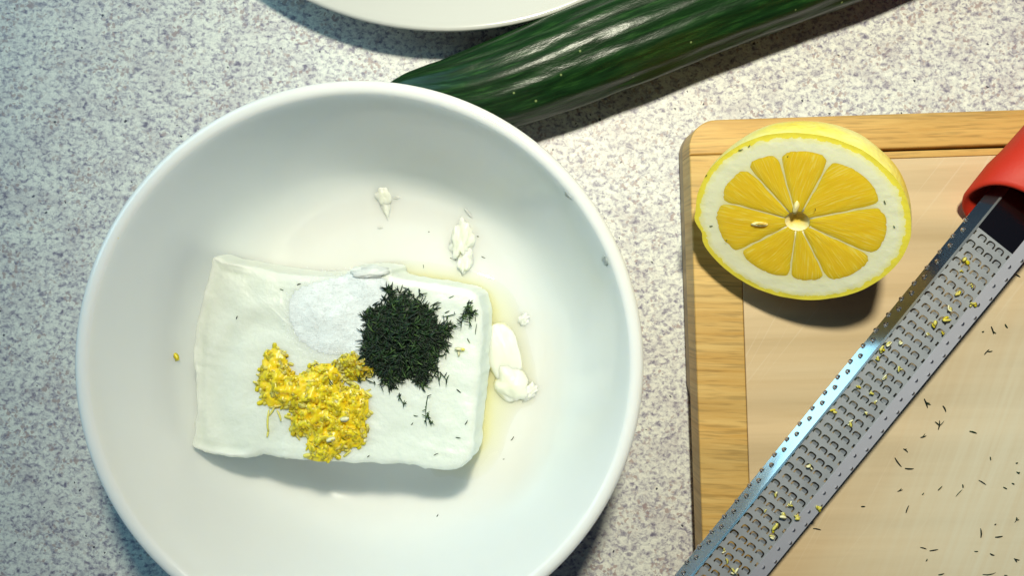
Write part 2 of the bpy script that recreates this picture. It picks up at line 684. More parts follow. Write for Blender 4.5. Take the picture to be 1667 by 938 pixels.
# left strip, with the rounded corner; a finger notch cuts the lower part of its side
prism('edge_strip', arc + [(0, TW), (BL, TW), (BL, 0.0)], 0.0075, BZ - 0.00005, M['bamboo_top'], board, 0.0006)
prism('end_strip', [(0, TW + 0.00012), (0, BW), (SW - 0.00012, BW), (SW - 0.00012, TW + 0.00012)], 0.0075, BZ - 0.00002, M['bamboo_side'], board, 0.0005)
prism('edge_strip', [(SW, TW + 0.0011), (SW, TW + TW2), (BL, TW + TW2), (BL, TW + 0.0011)], 0.0015, BZ - 0.0001, M['bamboo_top'], board, 0.0003)
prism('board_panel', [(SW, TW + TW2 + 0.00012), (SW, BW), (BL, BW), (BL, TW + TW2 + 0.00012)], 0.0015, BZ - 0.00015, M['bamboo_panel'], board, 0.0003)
# lower layer of the left side: full above, undercut finger notch from 640 px downwards
low = [(rc - rc * math.sin(math.pi / 2 * k / 10) , rc - rc * math.cos(math.pi / 2 * k / 10)) for k in range(11)]
nb = 0.098
notch = [(0.0, nb), (0.0016, nb + 0.006), (0.0042, nb + 0.016), (0.006, nb + 0.03), (0.0065, nb + 0.05), (0.0065, BW)]
prism('under_layer', low + notch + [(SW - 0.00012, BW), (SW - 0.00012, TW), (BL, TW), (BL, 0.0)], 0.0015, 0.00745, M['bamboo_edge'], board, 0.0)
for (a, b) in ((0.022, 0.022), (BL - 0.02, 0.022), (0.022, BW - 0.02), (BL - 0.02, BW - 0.02)):
    c = bpt(a, b, 0)
    vv, ff = lathe([(0, 0.0), (0.005, 0.0), (0.005, 0.0017), (0, 0.0017)], 16, (c.x - BO.x, c.y - BO.y))
    fix_normals(link('foot', vv, ff, M['black'], board, False))

# ------------------------------------------------------------------ plate
PZ = 0.0205
pc = P(728, -486, PZ)
PR = 536 * (H - PZ) / F
prof = [(0, 0.0045), (0.060, 0.0045), (0.072, 0.0062), (0.086, 0.0118), (0.100, 0.0168), (PR - 0.004, PZ - 0.0008), (PR - 0.0015, PZ), (PR - 0.0004, PZ - 0.0003), (PR, PZ - 0.0012),
        (PR - 0.0007, PZ - 0.0022), (PR - 0.004, PZ - 0.0036), (0.100, 0.0135), (0.086, 0.0085), (0.074, 0.0030), (0.072, 0.0), (0.069, 0.0), (0.067, 0.0018), (0, 0.0018)]
vv, ff = lathe(prof, 128, (0, 0))
o = fix_normals(link('dinner_plate', vv, ff, M['plate'], None, True, None))
o.location = (pc.x, pc.y, 0)
tag(o, 'round white plate at the top edge beside the cucumber', 'plate')

# ------------------------------------------------------------------ bowl
RZ = 0.065
bw = P(584, 594, RZ)
BX, BY = bw.x, bw.y
BR = 465 * (H - RZ) / F
inner_pts = [(0.0, 0.0062), (0.02, 0.0062), (0.04, 0.0064), (0.052, 0.0070), (0.060, 0.0100), (0.0665, 0.0170), (0.0715, 0.0270), (0.0765, 0.0410), (0.0806, 0.0545), (BR - 0.0047, 0.0628)]
inner = catmull(inner_pts, 6, False)
rim = []
for k in range(9):
    t = math.pi * (1 - k / 8)
    rim.append((BR - 0.0022 + 0.0022 * math.cos(t), RZ - 0.0014 + 0.0014 * math.sin(t)))
outer = catmull([(BR - 0.0001, RZ - 0.0026), (BR - 0.0013, 0.0590), (0.0818, 0.045), (0.0768, 0.030), (0.070, 0.0145), (0.060, 0.0055), (0.050, 0.0030), (0.048, 0.0), (0.045, 0.0)], 5, False)
prof = inner + rim + outer + [(0.043, 0.0016), (0, 0.0016)]
vv, ff = lathe(prof, 192, (0, 0))
bowl = fix_normals(link('mixing_bowl', vv, ff, M['porcelain']))
bowl.location = (BX, BY, 0)
tag(bowl, 'large round white glossy bowl holding the block of cream cheese', 'bowl')
_r = [p[0] for p in inner]
_z = [p[1] for p in inner]


def bowl_z(x, y):
    return float(np.interp(math.hypot(x - BX, y - BY), _r, _z))


def bowl_r(z):
    return float(np.interp(z, _z, _r))


def bowl_hit(px, py):
    z = 0.01
    for _ in range(60):
        p = P(px, py, z)
        z = 0.5 * z + 0.5 * bowl_z(p.x, p.y)
    return P(px, py, z)


# ------------------------------------------------------------------ cheese block
CZ = 0.0380
cheese_px = [(347, 417, .8), (372, 424, .9), (410, 433, .95), (455, 443, 1), (510, 449, 1), (556, 449, 1), (572, 437, 1), (605, 434, 1), (634, 437, 1), (645, 451, 1), (690, 459, 1), (735, 465, 1),
             (768, 473, 1), (782, 490, 1), (787, 530, 1), (783, 590, 1), (779, 640, 1), (774, 700, 1), (769, 742, 1), (748, 762, 1), (715, 766, 1), (660, 757, 1), (600, 755, 1), (530, 751, 1),
             (470, 748, 1), (430, 741, .95), (395, 746, .9), (352, 741, .85), (324, 737, .75), (311, 727, .7), (313, 706, .7), (319, 665, .7), (314, 610, .7), (313, 560, .7), (320, 515, .7), (334, 470, .72), (344, 435, .78)]
cheese_w = []
for (px, py, t) in catmull(cheese_px, 9):
    z = 0.026 + (CZ - 0.0015 - 0.026) * t
    cheese_w.append(P(px + 2.2 * N3(px * .06, py * .06, 3) + 1.6 * N3(px * .21, py * .21, 5), py + 2.2 * N3(px * .06, py * .06, 9) + 1.6 * N3(px * .21, py * .21, 7), z))
cx = sum(p.x for p in cheese_w) / len(cheese_w)
cy = sum(p.y for p in cheese_w) / len(cheese_w)
cpoly = [(p.x, p.y) for p in cheese_w]
SCOOP = P(440, 640, CZ)


def cheese_top(x, y, d=None):
    if d is None:
        d = edge_dist(x, y, cpoly)
    z = CZ
    xl = P(395, 600, CZ).x
    if x < xl:
        z -= 0.0050 * min(1, (xl - x) / 0.018) ** 1.3
    e = max(0, 1 - d / 0.0028)
    z -= 0.0012 * e ** 2.2
    z += 0.0009 * N3(x * 60, y * 60, 1.3) + 0.0005 * N3(x * 150, y * 150, 4.1)
    z += 0.00016 * N3(x * 420, y * 420, 2.2) + 0.00010 * N3(x * 900, y * 900, 6.2)
    if x < xl + 0.004:
        # torn lip along the left end, and a smeared step behind it
        w_ = min(1.0, (xl + 0.004 - x) / 0.006)
        z += w_ * 0.0010 * math.exp(-((d - 0.0011 - 0.0006 * N3(y * 200, 0.5)) / 0.0006) ** 2)
        z -= w_ * 0.0005 * math.exp(-((d - 0.0034 - 0.0012 * N3(y * 140, 2.5)) / 0.0011) ** 2)
    # faint parallel knife drags
    z += 0.00022 * math.sin((y * 0.97 + x * 0.2) * 1900 + 3 * N3(x * 50, y * 90)) * max(0.0, N3(x * 45, y * 130, 3.7))
    # a knife sweep left a shallow crescent in the left part
    q = math.hypot((x - SCOOP.x) / 0.024, (y - SCOOP.y) / 0.030)
    if x < SCOOP.x + 0.004:
        z -= 0.0008 * math.exp(-((q - 0.75) / 0.16) ** 2)
        z += 0.0006 * math.exp(-((q - 1.0) / 0.09) ** 2)
    return z


verts, faces = [], []
n = len(cheese_w)
scales = [0.005, 0.02, 0.08, 0.15, 0.23, 0.31, 0.39, 0.47, 0.55, 0.58, 0.61, 0.64, 0.67, 0.70, 0.73, 0.76, 0.785, 0.81, 0.835, 0.86, 0.88, 0.90, 0.918, 0.935, 0.95, 0.962, 0.974, 0.984, 0.992]
rows = []
for s in scales:
    row = []
    for p in cheese_w:
        x, y = cx + (p.x - cx) * s, cy + (p.y - cy) * s
        row.append(len(verts))
        verts.append(Vector((x, y, cheese_top(x, y))))
    rows.append(row)
for k in range(0, 13):
    t = k / 12
    row = []
    for i, p in enumerate(cheese_w):
        zt = min(p.z, cheese_top(p.x, p.y, 0.0) - 0.0002) - 0.0006
        z = zt * (1 - t) + 0.0068 * t
        ox, oy = p.x - cx, p.y - cy
        ol = math.hypot(ox, oy)
        fl = 0.0022 * math.sin(t * 1.6) + 0.0007 * N3(p.x * 130, p.y * 130, z * 90) * (1 if k else 0)
        nx, ny = p.x + ox / ol * fl - BX, p.y + oy / ol * fl - BY
        rr = math.hypot(nx, ny)
        ins = 1.0
        lim = bowl_r(z) - 0.0009
        tgt = min(rr * ins, lim)
        row.append(len(verts))
        verts.append(Vector((BX + nx / rr * tgt, BY + ny / rr * tgt, max(z, bowl_z(BX + nx / rr * tgt, BY + ny / rr * tgt) + 0.0003))))
    rows.append(row)
verts.append(Vector((cx, cy, cheese_top(cx, cy))))
ctr = len(verts) - 1
for i in range(n):
    j = (i + 1) % n
    faces.append((ctr, rows[0][i], rows[0][j]))
    for a, b in zip(rows[:-1], rows[1:]):
        faces.append((a[i], b[i], b[j], a[j]))
faces.append(tuple(rows[-1]))
o = fix_normals(link('cream_cheese_block', verts, faces, M['cheese'], origin=(cx, cy, 0.0065)))
tag(o, 'rectangular white block of cream cheese lying in the bowl, topped with zest, salt and dill', 'cheese block')


def cheese_hit(px, py):
    z = CZ
    for _ in range(12):
        p = P(px, py, z)
        z = cheese_top(p.x, p.y) if inside(p.x, p.y, cpoly) else bowl_z(p.x, p.y)
    return P(px, py, z)


# ------------------------------------------------------------------ whey
whey_px = [(560, 452), (600, 432), (650, 424), (705, 428), (760, 440), (800, 452), (832, 476), (850, 515), (862, 560), (874, 612), (870, 655), (846, 668), (830, 696), (818, 735), (796, 768), (768, 782), (735, 776), (700, 760), (700, 600), (690, 520), (600, 500)]
wp = [bowl_hit(a, b) for a, b in whey_px]
wp = catmull([(p.x, p.y) for p in wp], 6)
wcx = sum(p[0] for p in wp) / len(wp)
wcy = sum(p[1] for p in wp) / len(wp)
verts, faces, rows, deep = [], [], [], []
for s, h in ((0.05, .0013), (0.4, .0013), (0.6, .0012), (0.7, .0011), (0.78, .0010), (0.85, .0008), (0.9, .00062), (0.94, .00045), (0.975, .00028), (1.0, 0.00008)):
    row = []
    for (x, y) in wp:
        X, Y = wcx + (x - wcx) * s, wcy + (y - wcy) * s
        row.append(len(verts))
        verts.append(Vector((X, Y, bowl_z(X, Y) + h)))
        gapd = edge_dist(X, Y, cpoly) if not inside(X, Y, cpoly) else 0.0
        deep.append(min(1.0, h / 0.0011) * 0.55 + 0.45 * max(0.0, 1 - gapd / 0.006) * min(1, h / .0008))
    rows.append(row)
n = len(wp)
for a, b in zip(rows[:-1], rows[1:]):
    for i in range(n):
        j = (i + 1) % n
        faces.append((a[i], b[i], b[j], a[j]))
faces.append(tuple(rows[0][::-1]))
o = link('whey_puddle', verts, faces, M['whey'], origin=(wcx, wcy, 0.006))
ul = o.data.uv_layers.new(name='UVMap')      # u carries the depth of the liquid
for li, lp in enumerate(o.data.loops):
    ul.data[li].uv = (deep[lp.vertex_index], 0)
fix_normals(o)
tag(o, 'thin pale yellow whey puddle pooled along the right side of the cheese', 'liquid', kind='stuff')


# ------------------------------------------------------------------ lumps of cheese
def lump(name, px, py, length, width, height, ang, label, seed, on='bowl', folds=3.0, taper=0.0, mat='cheese_bit', group=None, amp=0.35):
    c = bowl_hit(px, py) if on == 'bowl' else cheese_hit(px, py)
    ca, sa = math.cos(ang), math.sin(ang)
    verts, faces = [], []
    nu, nv = 40, 18
    for k in range(nv + 1):
        ph = math.pi * k / nv
        for i in range(nu):
            th = 2 * math.pi * i / nu
            ux, uy, uz = math.sin(ph) * math.cos(th), math.sin(ph) * math.sin(th), math.cos(ph)
            d = 1 + amp * N3(ux * folds * .4 + seed, uy * folds * .55, uz * folds * .4) + amp * 0.30 * N3(ux * folds * .8, uy * folds * 1.5 + seed, uz * folds * .6)
            a, b = ux * length * d, uy * width * d * (1 - taper * ux)
            x, y = c.x + a * ca - b * sa, c.y + a * sa + b * ca
            base = bowl_z(x, y) if on == 'bowl' else cheese_top(x, y)
            verts.append(Vector((x, y, base + max(-0.0002, height * (0.25 + uz * d + 0.16 * N3(a / length * 1.3, b / width * 2.6, seed) + 0.10 * math.sin(3.2 * b / width + seed + 1.5 * N3(a / length * 2, seed)))))))
    for k in range(nv):
        for i in range(nu):
            j = (i + 1) % nu
            faces.append((k * nu + i, (k + 1) * nu + i, (k + 1) * nu + j, k * nu + j))
    o = fix_normals(link(name, verts, faces, M[mat], origin=(c.x, c.y, c.z)))
    return tag(o, label, 'cheese crumb', group)


lump('cheese_crumb', 625, 322, .0032, .0029, .0022, R(-75), 'small wedge-shaped cheese crumb alone on the bowl wall above the block', 1.7, taper=0.1)
lump('cheese_crumb', 629, 340, .0038, .0014, .0015, R(-80), 'thin trailing tip of cheese below the small wedge-shaped crumb', 8.3, taper=0.75)
lump('cheese_crumb', 752, 392, .0072, .0042, .0033, R(-95), 'folded curl of cheese on the bowl wall above the dill', 4.9, folds=4.5, amp=.5, taper=-.1)
lump('cheese_crumb', 757, 425, .0055, .0028, .0026, R(-100), 'narrow lower flap of cheese under the folded curl', 6.1, folds=4, amp=.45, taper=.35)
lump('cheese_crumb', 820, 575, .0115, .0064, .0024, R(-78), 'long soft slab of cheese lying in the whey right of the block', 3.3, folds=2.2, amp=.25, taper=-.1)
lump('cheese_crumb', 832, 625, .0072, .0064, .0033, R(-60), 'thick rounded lump of cheese at the lower end of the soft slab', 12.4, folds=2.6, amp=.3)
lump('cheese_crumb', 860, 640, .0040, .0024, .0014, R(40), 'ragged bit of cheese at the right tip of the thick lump', 15.2, folds=4, amp=.5)
lump('cheese_crumb', 853, 520, .0024, .0018, .0011, R(60), 'tiny pale cheese speck beside the upper whey edge', 17.9, folds=4, amp=.5)
lump('cheese_crumb', 603, 444, .0060, .0020, .0011, R(4), 'crumbly ridge of cheese on the top edge of the block', 22.0, on='cheese', folds=5, amp=.4, mat='cheese')
lump('cheese_crumb', 646, 322, .0013, .0005, .0005, R(10), 'hair-thin sliver of cheese right of the small wedge-shaped crumb', 29.0)
lump('cheese_crumb', 619, 371, .0010, .0004, .0004, R(5), 'minute cheese sliver below the small wedge-shaped crumb', 31.0)
lump('cheese_crumb', 762, 347, .0022, .0005, .0006, R(-50), 'thin cheese thread sticking up above the folded curl', 32.0)
# smears on the right wall just below the rim
for (px, py, L, W, A, lab) in ((985, 425, .0020, .0009, R(-70), 'short milky smear high on the right bowl wall'),
                               (926, 318, .0022, .0010, R(-45), 'milky drip on the inside of the rim near the cucumber'),):
    lump('cheese_smear', px, py, L * .8, W * .6, .0003, A, lab, px * .1, folds=5, amp=.6, mat='cheese')


# ------------------------------------------------------------------ salt
def heap(poly_px, hmax, slope):
    pts = [cheese_hit(a, b) for a, b in poly_px]
    poly = catmull([(p.x, p.y) for p in pts], 5)
    xs = [p[0] for p in poly]
    ys = [p[1] for p in poly]

    def height(x, y):
        if not inside(x, y, poly):
            return -1
        d = edge_dist(x, y, poly)
        return hmax * (1 - math.exp(-d * slope / hmax))
    return poly, (min(xs), max(xs), min(ys), max(ys)), height


salt_px = [(474, 478), (500, 462), (540, 452), (580, 443), (625, 452), (640, 480), (612, 510), (596, 560), (560, 580), (515, 574), (482, 550), (468, 512)]
poly, (x0, x1, y0, y1), hs = heap(salt_px, 0.0020, 0.13)
verts, faces, mi = [], [], []
nx, ny = 46, 42
gid = {}
for a in range(nx + 1):
    for b in range(ny + 1):
        x, y = x0 + (x1 - x0) * a / nx, y0 + (y1 - y0) * b / ny
        h = hs(x, y)
        if h < 0:
            continue
        gid[(a, b)] = len(verts)
        verts.append(Vector((x, y, cheese_top(x, y) + h * (1 + .12 * N3(x * 260, y * 260)))))
for a in range(nx):
    for b in range(ny):
        q = [(a, b), (a + 1, b), (a + 1, b + 1), (a, b + 1)]
        if all(k in gid for k in q):
            faces.append([gid[k] for k in q])
            mi.append(0)
cnt = 0
while cnt < 2600:
    x, y = random.uniform(x0 - .002, x1 + .002), random.uniform(y0 - .002, y1 + .002)
    h = hs(x, y)
    if h < 0:
        if edge_dist(x, y, poly) > abs(random.gauss(0, .0022)):
            continue
        h = 0
    s = random.uniform(.00010, .00020)
    c = Vector((x, y, cheese_top(x, y) + h + random.uniform(-.00008, .00006)))
    rot = Matrix.Rotation(random.random() * 3, 3, 'X') @ Matrix.Rotation(random.random() * 3, 3, 'Z')
    base = len(verts)
    for q in ((1, 0, 0), (-1, 0, 0), (0, 1, 0), (0, -1, 0), (0, 0, 1), (0, 0, -1)):
        verts.append(c + rot @ (Vector(q) * s))
    for fa in ((0, 2, 4), (2, 1, 4), (1, 3, 4), (3, 0, 4), (2, 0, 5), (1, 2, 5), (3, 1, 5), (0, 3, 5)):
        faces.append([base + k for k in fa])
        mi.append(1)
    cnt += 1
o = link('salt_heap', verts, faces, [M['saltbed'], M['salt']], smooth=False, mi=mi, origin=(0.5 * (x0 + x1), 0.5 * (y0 + y1), CZ))
tag(o, 'low heap of fine white salt on the cheese beside the dill', 'salt', kind='stuff')


# ------------------------------------------------------------------ zest
def shred(verts, faces, mi, c, length, width, ang, curl, tilt, mat, thick=0.12):
    """a bent little ribbon with thickness"""
    nseg = 4
    th = width * thick
    d = Vector((math.cos(ang), math.sin(ang), 0))
    s = Vector((-math.sin(ang), math.cos(ang), 0))
    up = Vector((0, 0, 1))
    s = (s * math.cos(tilt) + up * math.sin(tilt)).normalized()
    nn = d.cross(s)
    base = len(verts)
    side = random.uniform(-1, 1) * curl
    for k in range(nseg + 1):
        t = k / nseg - 0.5
        w = width * (1 - 1.6 * t * t) * 0.5
        bend = nn * (curl * length * (0.25 - t * t)) + s * (side * length * (0.25 - t * t))
        m = c + d * (t * length) + bend
        for (a, b) in ((-1, 0), (0, 1), (1, 0), (0, -1)):
            verts.append(m + s * (a * w) + nn * (b * th))
    for k in range(nseg):
        for q in range(4):
            r = (q + 1) % 4
            faces.append((base + k * 4 + q, base + k * 4 + r, base + k * 4 + 4 + r, base + k * 4 + 4 + q))
            mi.append(mat)
    faces.append((base, base + 3, base + 2, base + 1))
    mi.append(mat)
    e = base + nseg * 4
    faces.append((e, e + 1, e + 2, e + 3))
    mi.append(mat)


def crop_pts(ox, oy, s, pts):
    return [(ox + a / s, oy + b / s) for a, b in pts]


def zest_heap(poly_px, count, hmax, label, edge=.0006):
    poly, (x0, x1, y0, y1), hs = heap(poly_px, hmax, 0.8)
    verts, faces, mi = [], [], []
    cnt = 0
    while cnt < count:
        x, y = random.uniform(x0 - .001, x1 + .001), random.uniform(y0 - .001, y1 + .001)
        h = hs(x, y)
        if h < 0:
            if edge_dist(x, y, poly) > abs(random.gauss(0, edge)) or random.random() < .4:
                continue
            h = 0.0003
        if not inside(x, y, cpoly) or edge_dist(x, y, cpoly) < .0006:
            cnt += 1
            continue
        lump_h = 0.85 + 0.6 * N3(x * 420, y * 420, 2.0)
        z = cheese_top(x, y) + 0.0001 + h * lump_h * random.uniform(.90, 1.0)
        q = random.random() + 0.5 * N3(x * 300, y * 300, 7)
        mat = 0 if q < .70 else (1 if q < .84 else (2 if q < 1.08 else 3))
        if h <= 0.0003:
            mat = 2 if random.random() < .7 else 0
        shred(verts, faces, mi, Vector((x, y, z)), random.uniform(.0012, .0034), random.uniform(.0008, .0020), random.uniform(0, 6.283), random.uniform(-.15, .35), random.uniform(-.28, .28), mat)
        cnt += 1
    # packed pulp under the shreds
    nx = ny = 150 if count > 500 else 70
    gid = {}
    for a in range(nx + 1):
        for b in range(ny + 1):
            x, y = x0 + (x1 - x0) * a / nx, y0 + (y1 - y0) * b / ny
            h = hs(x, y)
            if h < 0 or not inside(x, y, cpoly):
                continue
            gid[(a, b)] = len(verts)
            verts.append(Vector((x, y, cheese_top(x, y) + h * (0.86 + 0.6 * N3(x * 420, y * 420, 2.0)) + min(h * .5, .0010) * N3(x * 1100, y * 1100, 5.0) + min(h * .3, .0005) * N3(x * 2400, y * 2400, 8.0) + .0002)))
    for a in range(nx):
        for b in range(ny):
            q = [(a, b), (a + 1, b), (a + 1, b + 1), (a, b + 1)]
            if all(k in gid for k in q):
                faces.append([gid[k] for k in q])
                mi.append(0)
    o = link('zest_heap', verts, faces, [M['zest1'], M['zest2'], M['zest3'], M['zest4']], mi=mi, origin=(0.5 * (x0 + x1), 0.5 * (y0 + y1), CZ))
    tag(o, label, 'lemon zest', kind='stuff')


zest_px = crop_pts(400, 540, 4.077, [(190, 95), (265, 150), (295, 225), (330, 280), (420, 240), (500, 208), (590, 215), (640, 280), (655, 350), (760, 362), (815, 420), (828, 520), (805, 600), (812, 700), (760, 770), (680, 785),
                                     (610, 830), (530, 870), (430, 830), (398, 760), (400, 690), (325, 690), (292, 640), (300, 525), (230, 510), (190, 520), (130, 480), (80, 380), (90, 280), (115, 170)])
zest_heap(zest_px, 400, .0040, 'large yellow heap of grated lemon zest on the lower part of the cheese')
zest_heap(crop_pts(400, 540, 4.077, [(610, 200), (700, 155), (760, 200), (845, 255), (800, 285), (690, 308), (645, 265)]), 230, .0022, 'small yellow clump of lemon zest touching the dill heap')
verts, faces, mi = [], [], []
for (px, py, L, A) in ((438, 685, .0075, 88), (444, 668, .0045, 60), (455, 677, .004, 110), (450, 662, .005, 10), (437, 705, .003, 80)):
    p = cheese_hit(px, py)
    shred(verts, faces, mi, p + Vector((0, 0, .0006)), L, .0008, R(A), .35, .2, 0)
o = link('zest_strand', verts, faces, [M['zest3']], origin=tuple(cheese_hit(440, 680)))
tag(o, 'pale looping strand of zest hanging below the left of the large zest heap', 'lemon zest')


def flake(name, c, size, mats, label, group, cat='lemon zest', n=3, aspect=0.55, ang=None, k=1.0):
    size *= k
    verts, faces, mi = [], [], []
    for k in range(n):
        off = Vector((random.uniform(-.35, .35) * size, random.uniform(-.35, .35) * size, size * (.15 + .12 * k)))
        shred(verts, faces, mi, c + off, size * random.uniform(.7, 1.1), size * aspect * random.uniform(.7, 1.2), random.uniform(0, 6.28) if ang is None else ang, random.uniform(-.3, .5), random.uniform(-.5, .5), k % len(mats))
    o = link(name, verts, faces, mats, mi=mi, origin=tuple(c))
    return tag(o, label, cat, group)


flake('zest_flake', bowl_hit(288, 583), .0032, [M['zest1'], M['zest3']], 'single yellow zest crumb on the bowl left of the cheese block', None)
flake('zest_flake', P(190, 386, RZ - .001), .0012, [M['zest3']], 'tiny yellow zest crumb stuck on the upper left bowl rim', None)
flake('zest_flake', cheese_hit(749, 571) + Vector((0, 0, .0002)), .0026, [M['zest4'], M['zest3']], 'pale zest crumb on the cheese under the small dill sprig', None)


# ------------------------------------------------------------------ dill
def needle(verts, faces, mi, a, b, w, mat, bend=0.0):
    """tapered thin leaf blade between a and b"""
    d = (b - a)
    L = d.length
    d.normalize()
    s = d.cross(Vector((0, 0, 1)))
    if s.length < 1e-5:
        s = Vector((1, 0, 0))
    s.normalize()
    u = s.cross(d)
    base = len(verts)
    for t, k in ((0, .6), (.35, 1.0), (.75, .8), (1.0, .25)):
        m = a + d * (L * t) + s * (bend * L * t * (1 - t)) + u * (0.1 * L * t * (1 - t))
        for q in range(3):
            an = 2.094 * q + 0.5
            verts.append(m + s * (w * k * math.cos(an)) + u * (w * k * math.sin(an)))
    for k in range(3):
        for q in range(3):
            r = (q + 1) % 3
            faces.append((base + k * 3 + q, base + k * 3 + r, base + k * 3 + 3 + r, base + k * 3 + 3 + q))
            mi.append(mat)
    faces.append((base, base + 2, base + 1))
    mi.append(mat)
    faces.append((base + 9, base + 10, base + 11))
    mi.append(mat)


DM = [M['dill1'], M['dill2'], M['dill3']]


def pick():
    q = random.random()
    return 0 if q < .60 else (1 if q < .93 else 2)


dill_px = crop_pts(560, 440, 3.608, [(250, 90), (300, 150), (370, 135), (440, 180), (455, 215), (520, 225), (530, 290), (605, 325), (618, 380), (560, 465), (540, 520), (530, 590), (480, 640), (460, 690), (410, 640), (330, 640),
                                     (290, 690), (245, 690), (230, 640), (170, 590), (115, 520), (108, 400), (130, 330), (105, 275), (190, 220), (235, 240), (265, 200)])
dill_px = [(660 + (a - 660) * .96, 549 + (b - 549) * .96) for a, b in dill_px]
poly, (x0, x1, y0, y1), hs = heap(dill_px, .0062, 0.9)
verts, faces, mi = [], [], []
cnt = 0
while cnt < 2600:
    x, y = random.uniform(x0, x1), random.uniform(y0, y1)
    h = hs(x, y)
    if h < 0:
        if edge_dist(x, y, poly) > abs(random.gauss(0, .0012)) * max(0, N3(x * 420, y * 420, 4) + .15) * 2:
            continue
        h = 0.0004
    z = cheese_top(x, y) + .0003 + h * random.uniform(.2, 1.0) * (0.8 + .5 * N3(x * 350, y * 350))
    a = random.uniform(0, 6.283)
    # a snipped frond: two or three needles from one point
    for k in range(random.choice((1, 1, 2, 3))):
        aa = a + random.gauss(0, .5)
        L = random.uniform(.0012, .0036)
        e = Vector((math.cos(aa), math.sin(aa), random.uniform(-.25, .35))) * L
        needle(verts, faces, mi, Vector((x, y, z)), Vector((x, y, z)) + e, random.uniform(.00015, .00030), pick(), random.uniform(-.3, .3))
    cnt += 1
o = link('dill_heap', verts, faces, DM, mi=mi, origin=(0.5 * (x0 + x1), 0.5 * (y0 + y1), CZ))
tag(o, 'large dark green heap of chopped dill on the cheese', 'dill', kind='stuff')


def sprig(c, stem, n, spread, label, seed, light=0.0, surf=cheese_top):
    random.seed(seed)
    verts, faces, mi = [], [], []
    for (ax, ay, bx_, by_) in stem:
        a = c + Vector((ax, ay, .0006))
        b = c + Vector((bx_, by_, .0008))
        needle(verts, faces, mi, a, b, .00022, 1, .1)
        for k in range(n):
            t = random.uniform(.0, 1.0)
            p = a.lerp(b, t) + Vector((0, 0, random.uniform(0, .0008)))
            aa = random.uniform(0, 6.283)
            L = random.uniform(.5, 1.0) * spread
            needle(verts, faces, mi, p, p + Vector((math.cos(aa) * L, math.sin(aa) * L, random.uniform(-.0002, .0006))), random.uniform(.00016, .00028), 2 if random.random() < light else pick(), random.uniform(-.3, .3))
    o = link('dill_sprig', verts, faces, DM, mi=mi, origin=tuple(c))
    tag(o, label, 'dill sprig')


K = (H - CZ) / F
sprig(cheese_hit(760, 513), [(-.002, -.003, .001, .005), (.001, -.003, .0005, .004), (-.0015, 0, .003, .001)], 30, .0022, 'small feathery dill sprig at the right end of the cheese, apart from the heap', 11, .25)
sprig(cheese_hit(697, 672), [(0, .006, -.0008, -.001), (-.0008, -.001, -.0004, -.0045), (-.0005, -.001, .0022, -.0042), (0, 0, .0012, -.0046)], 4, .0018, 'forked dill sprig with thin branches below the heap', 12, .5)
sprig(cheese_hit(653, 650), [(-.0008, .0018, .0012, -.0020)], 9, .0016, 'short dark dill tuft just below the heap', 13, .1)
sprig(cheese_hit(586, 619), [(0, .001, .0004, -.001)], 9, .0012, 'tiny dark dill tuft between the zest clump and heap', 14, .0)
sprig(cheese_hit(605, 621), [(-.002, .0008, .0014, -.0006)], 5, .0013, 'tiny split dill tuft left below the heap', 15, .2)
sprig(cheese_hit(633, 472), [(0, .002, .001, -.002)], 9, .0014, 'dill tuft at the upper tip of the heap', 16, .1)
sprig(cheese_hit(683, 480), [(-.0002, .002, .0004, -.001), (0, 0, .002, .0005)], 4, .0018, 'thin three-armed dill bit above the heap', 17, .4)
sprig(cheese_hit(712, 610), [(0, .004, .001, -.004), (0.0005, .002, -.002, -.002), (.001, .001, .0035, -.002)], 5, .0022, 'open feathery dill sprig at the lower right of the heap', 18, .3)
sprig(cheese_hit(738, 530), [(-.002, .001, .0025, -.001), (-.003, .003, .001, .004)], 4, .0018, 'loose dill threads between the heap and small sprig', 19, .4)
random.seed(99)


def snippet(c, length, ang, label, group, w=.00023, dz=0.00025, extra=0):
    verts, faces, mi = [], [], []
    d = Vector((math.cos(ang), math.sin(ang), 0))
    c = c + Vector((0, 0, dz))
    m = 0 if random.random() < .45 else 1
    needle(verts, faces, mi, c - d * length / 2, c + d * length / 2, w * random.uniform(.8, 1.3), m, random.uniform(-.35, .35))
    for k in range(extra):
        aa = ang + random.choice((-1, 1)) * random.uniform(.4, 1.0)
        d2 = Vector((math.cos(aa), math.sin(aa), 0.08))
        st = c - d * length * random.uniform(-.1, .4)
        needle(verts, faces, mi, st, st + d2 * length * random.uniform(.4, .8), w * .9, random.choice((0, 1)), .2)
    o = link('dill_snippet', verts, faces, DM, mi=mi, origin=tuple(c))
    return tag(o, label, 'dill snippet', group)


G1 = 'dill snippets on the cheese'
for (px, py, l, a) in ((459, 472, .0014, -20), (487, 463, .0014, 20), (386, 517, .0012, 70), (661, 449, .0016, -75), (735, 483, .0020, 25), (763, 555, .0020, -60),
                       (759, 688, .0018, 60), (747, 637, .0020, -40), (746, 713, .0018, -10), (710, 740, .0018, 25), (600, 743, .0010, 45), (677, 677, .0016, -10), (671, 690, .0011, 50), (728, 508, .0018, 25),
                       (544, 620, .0028, -55), (774, 520, .0016, 85), (775, 536, .0038, 82), (310, 720, .0009, 10)):
    o = snippet(cheese_hit(px, py) + Vector((0, 0, .0042 if (px, py) == (544, 620) else 0)), l, R(a), 'loose dill snippet on the cheese', G1, w=.00020)
    zone = 'on the yellow zest heap' if (px, py) == (544, 620) else 'on the left half of the cheese' if px < 500 else 'above the dill heap' if py < 455 else 'by the small dill sprig' if py < 560 else 'below the dill heap'
    name_later(o, '%s %s dill snippet %s' % ('long' if l > .0025 else 'tiny', slant(a), zone), px, py)
G2 = 'dill snippets on the bowl'
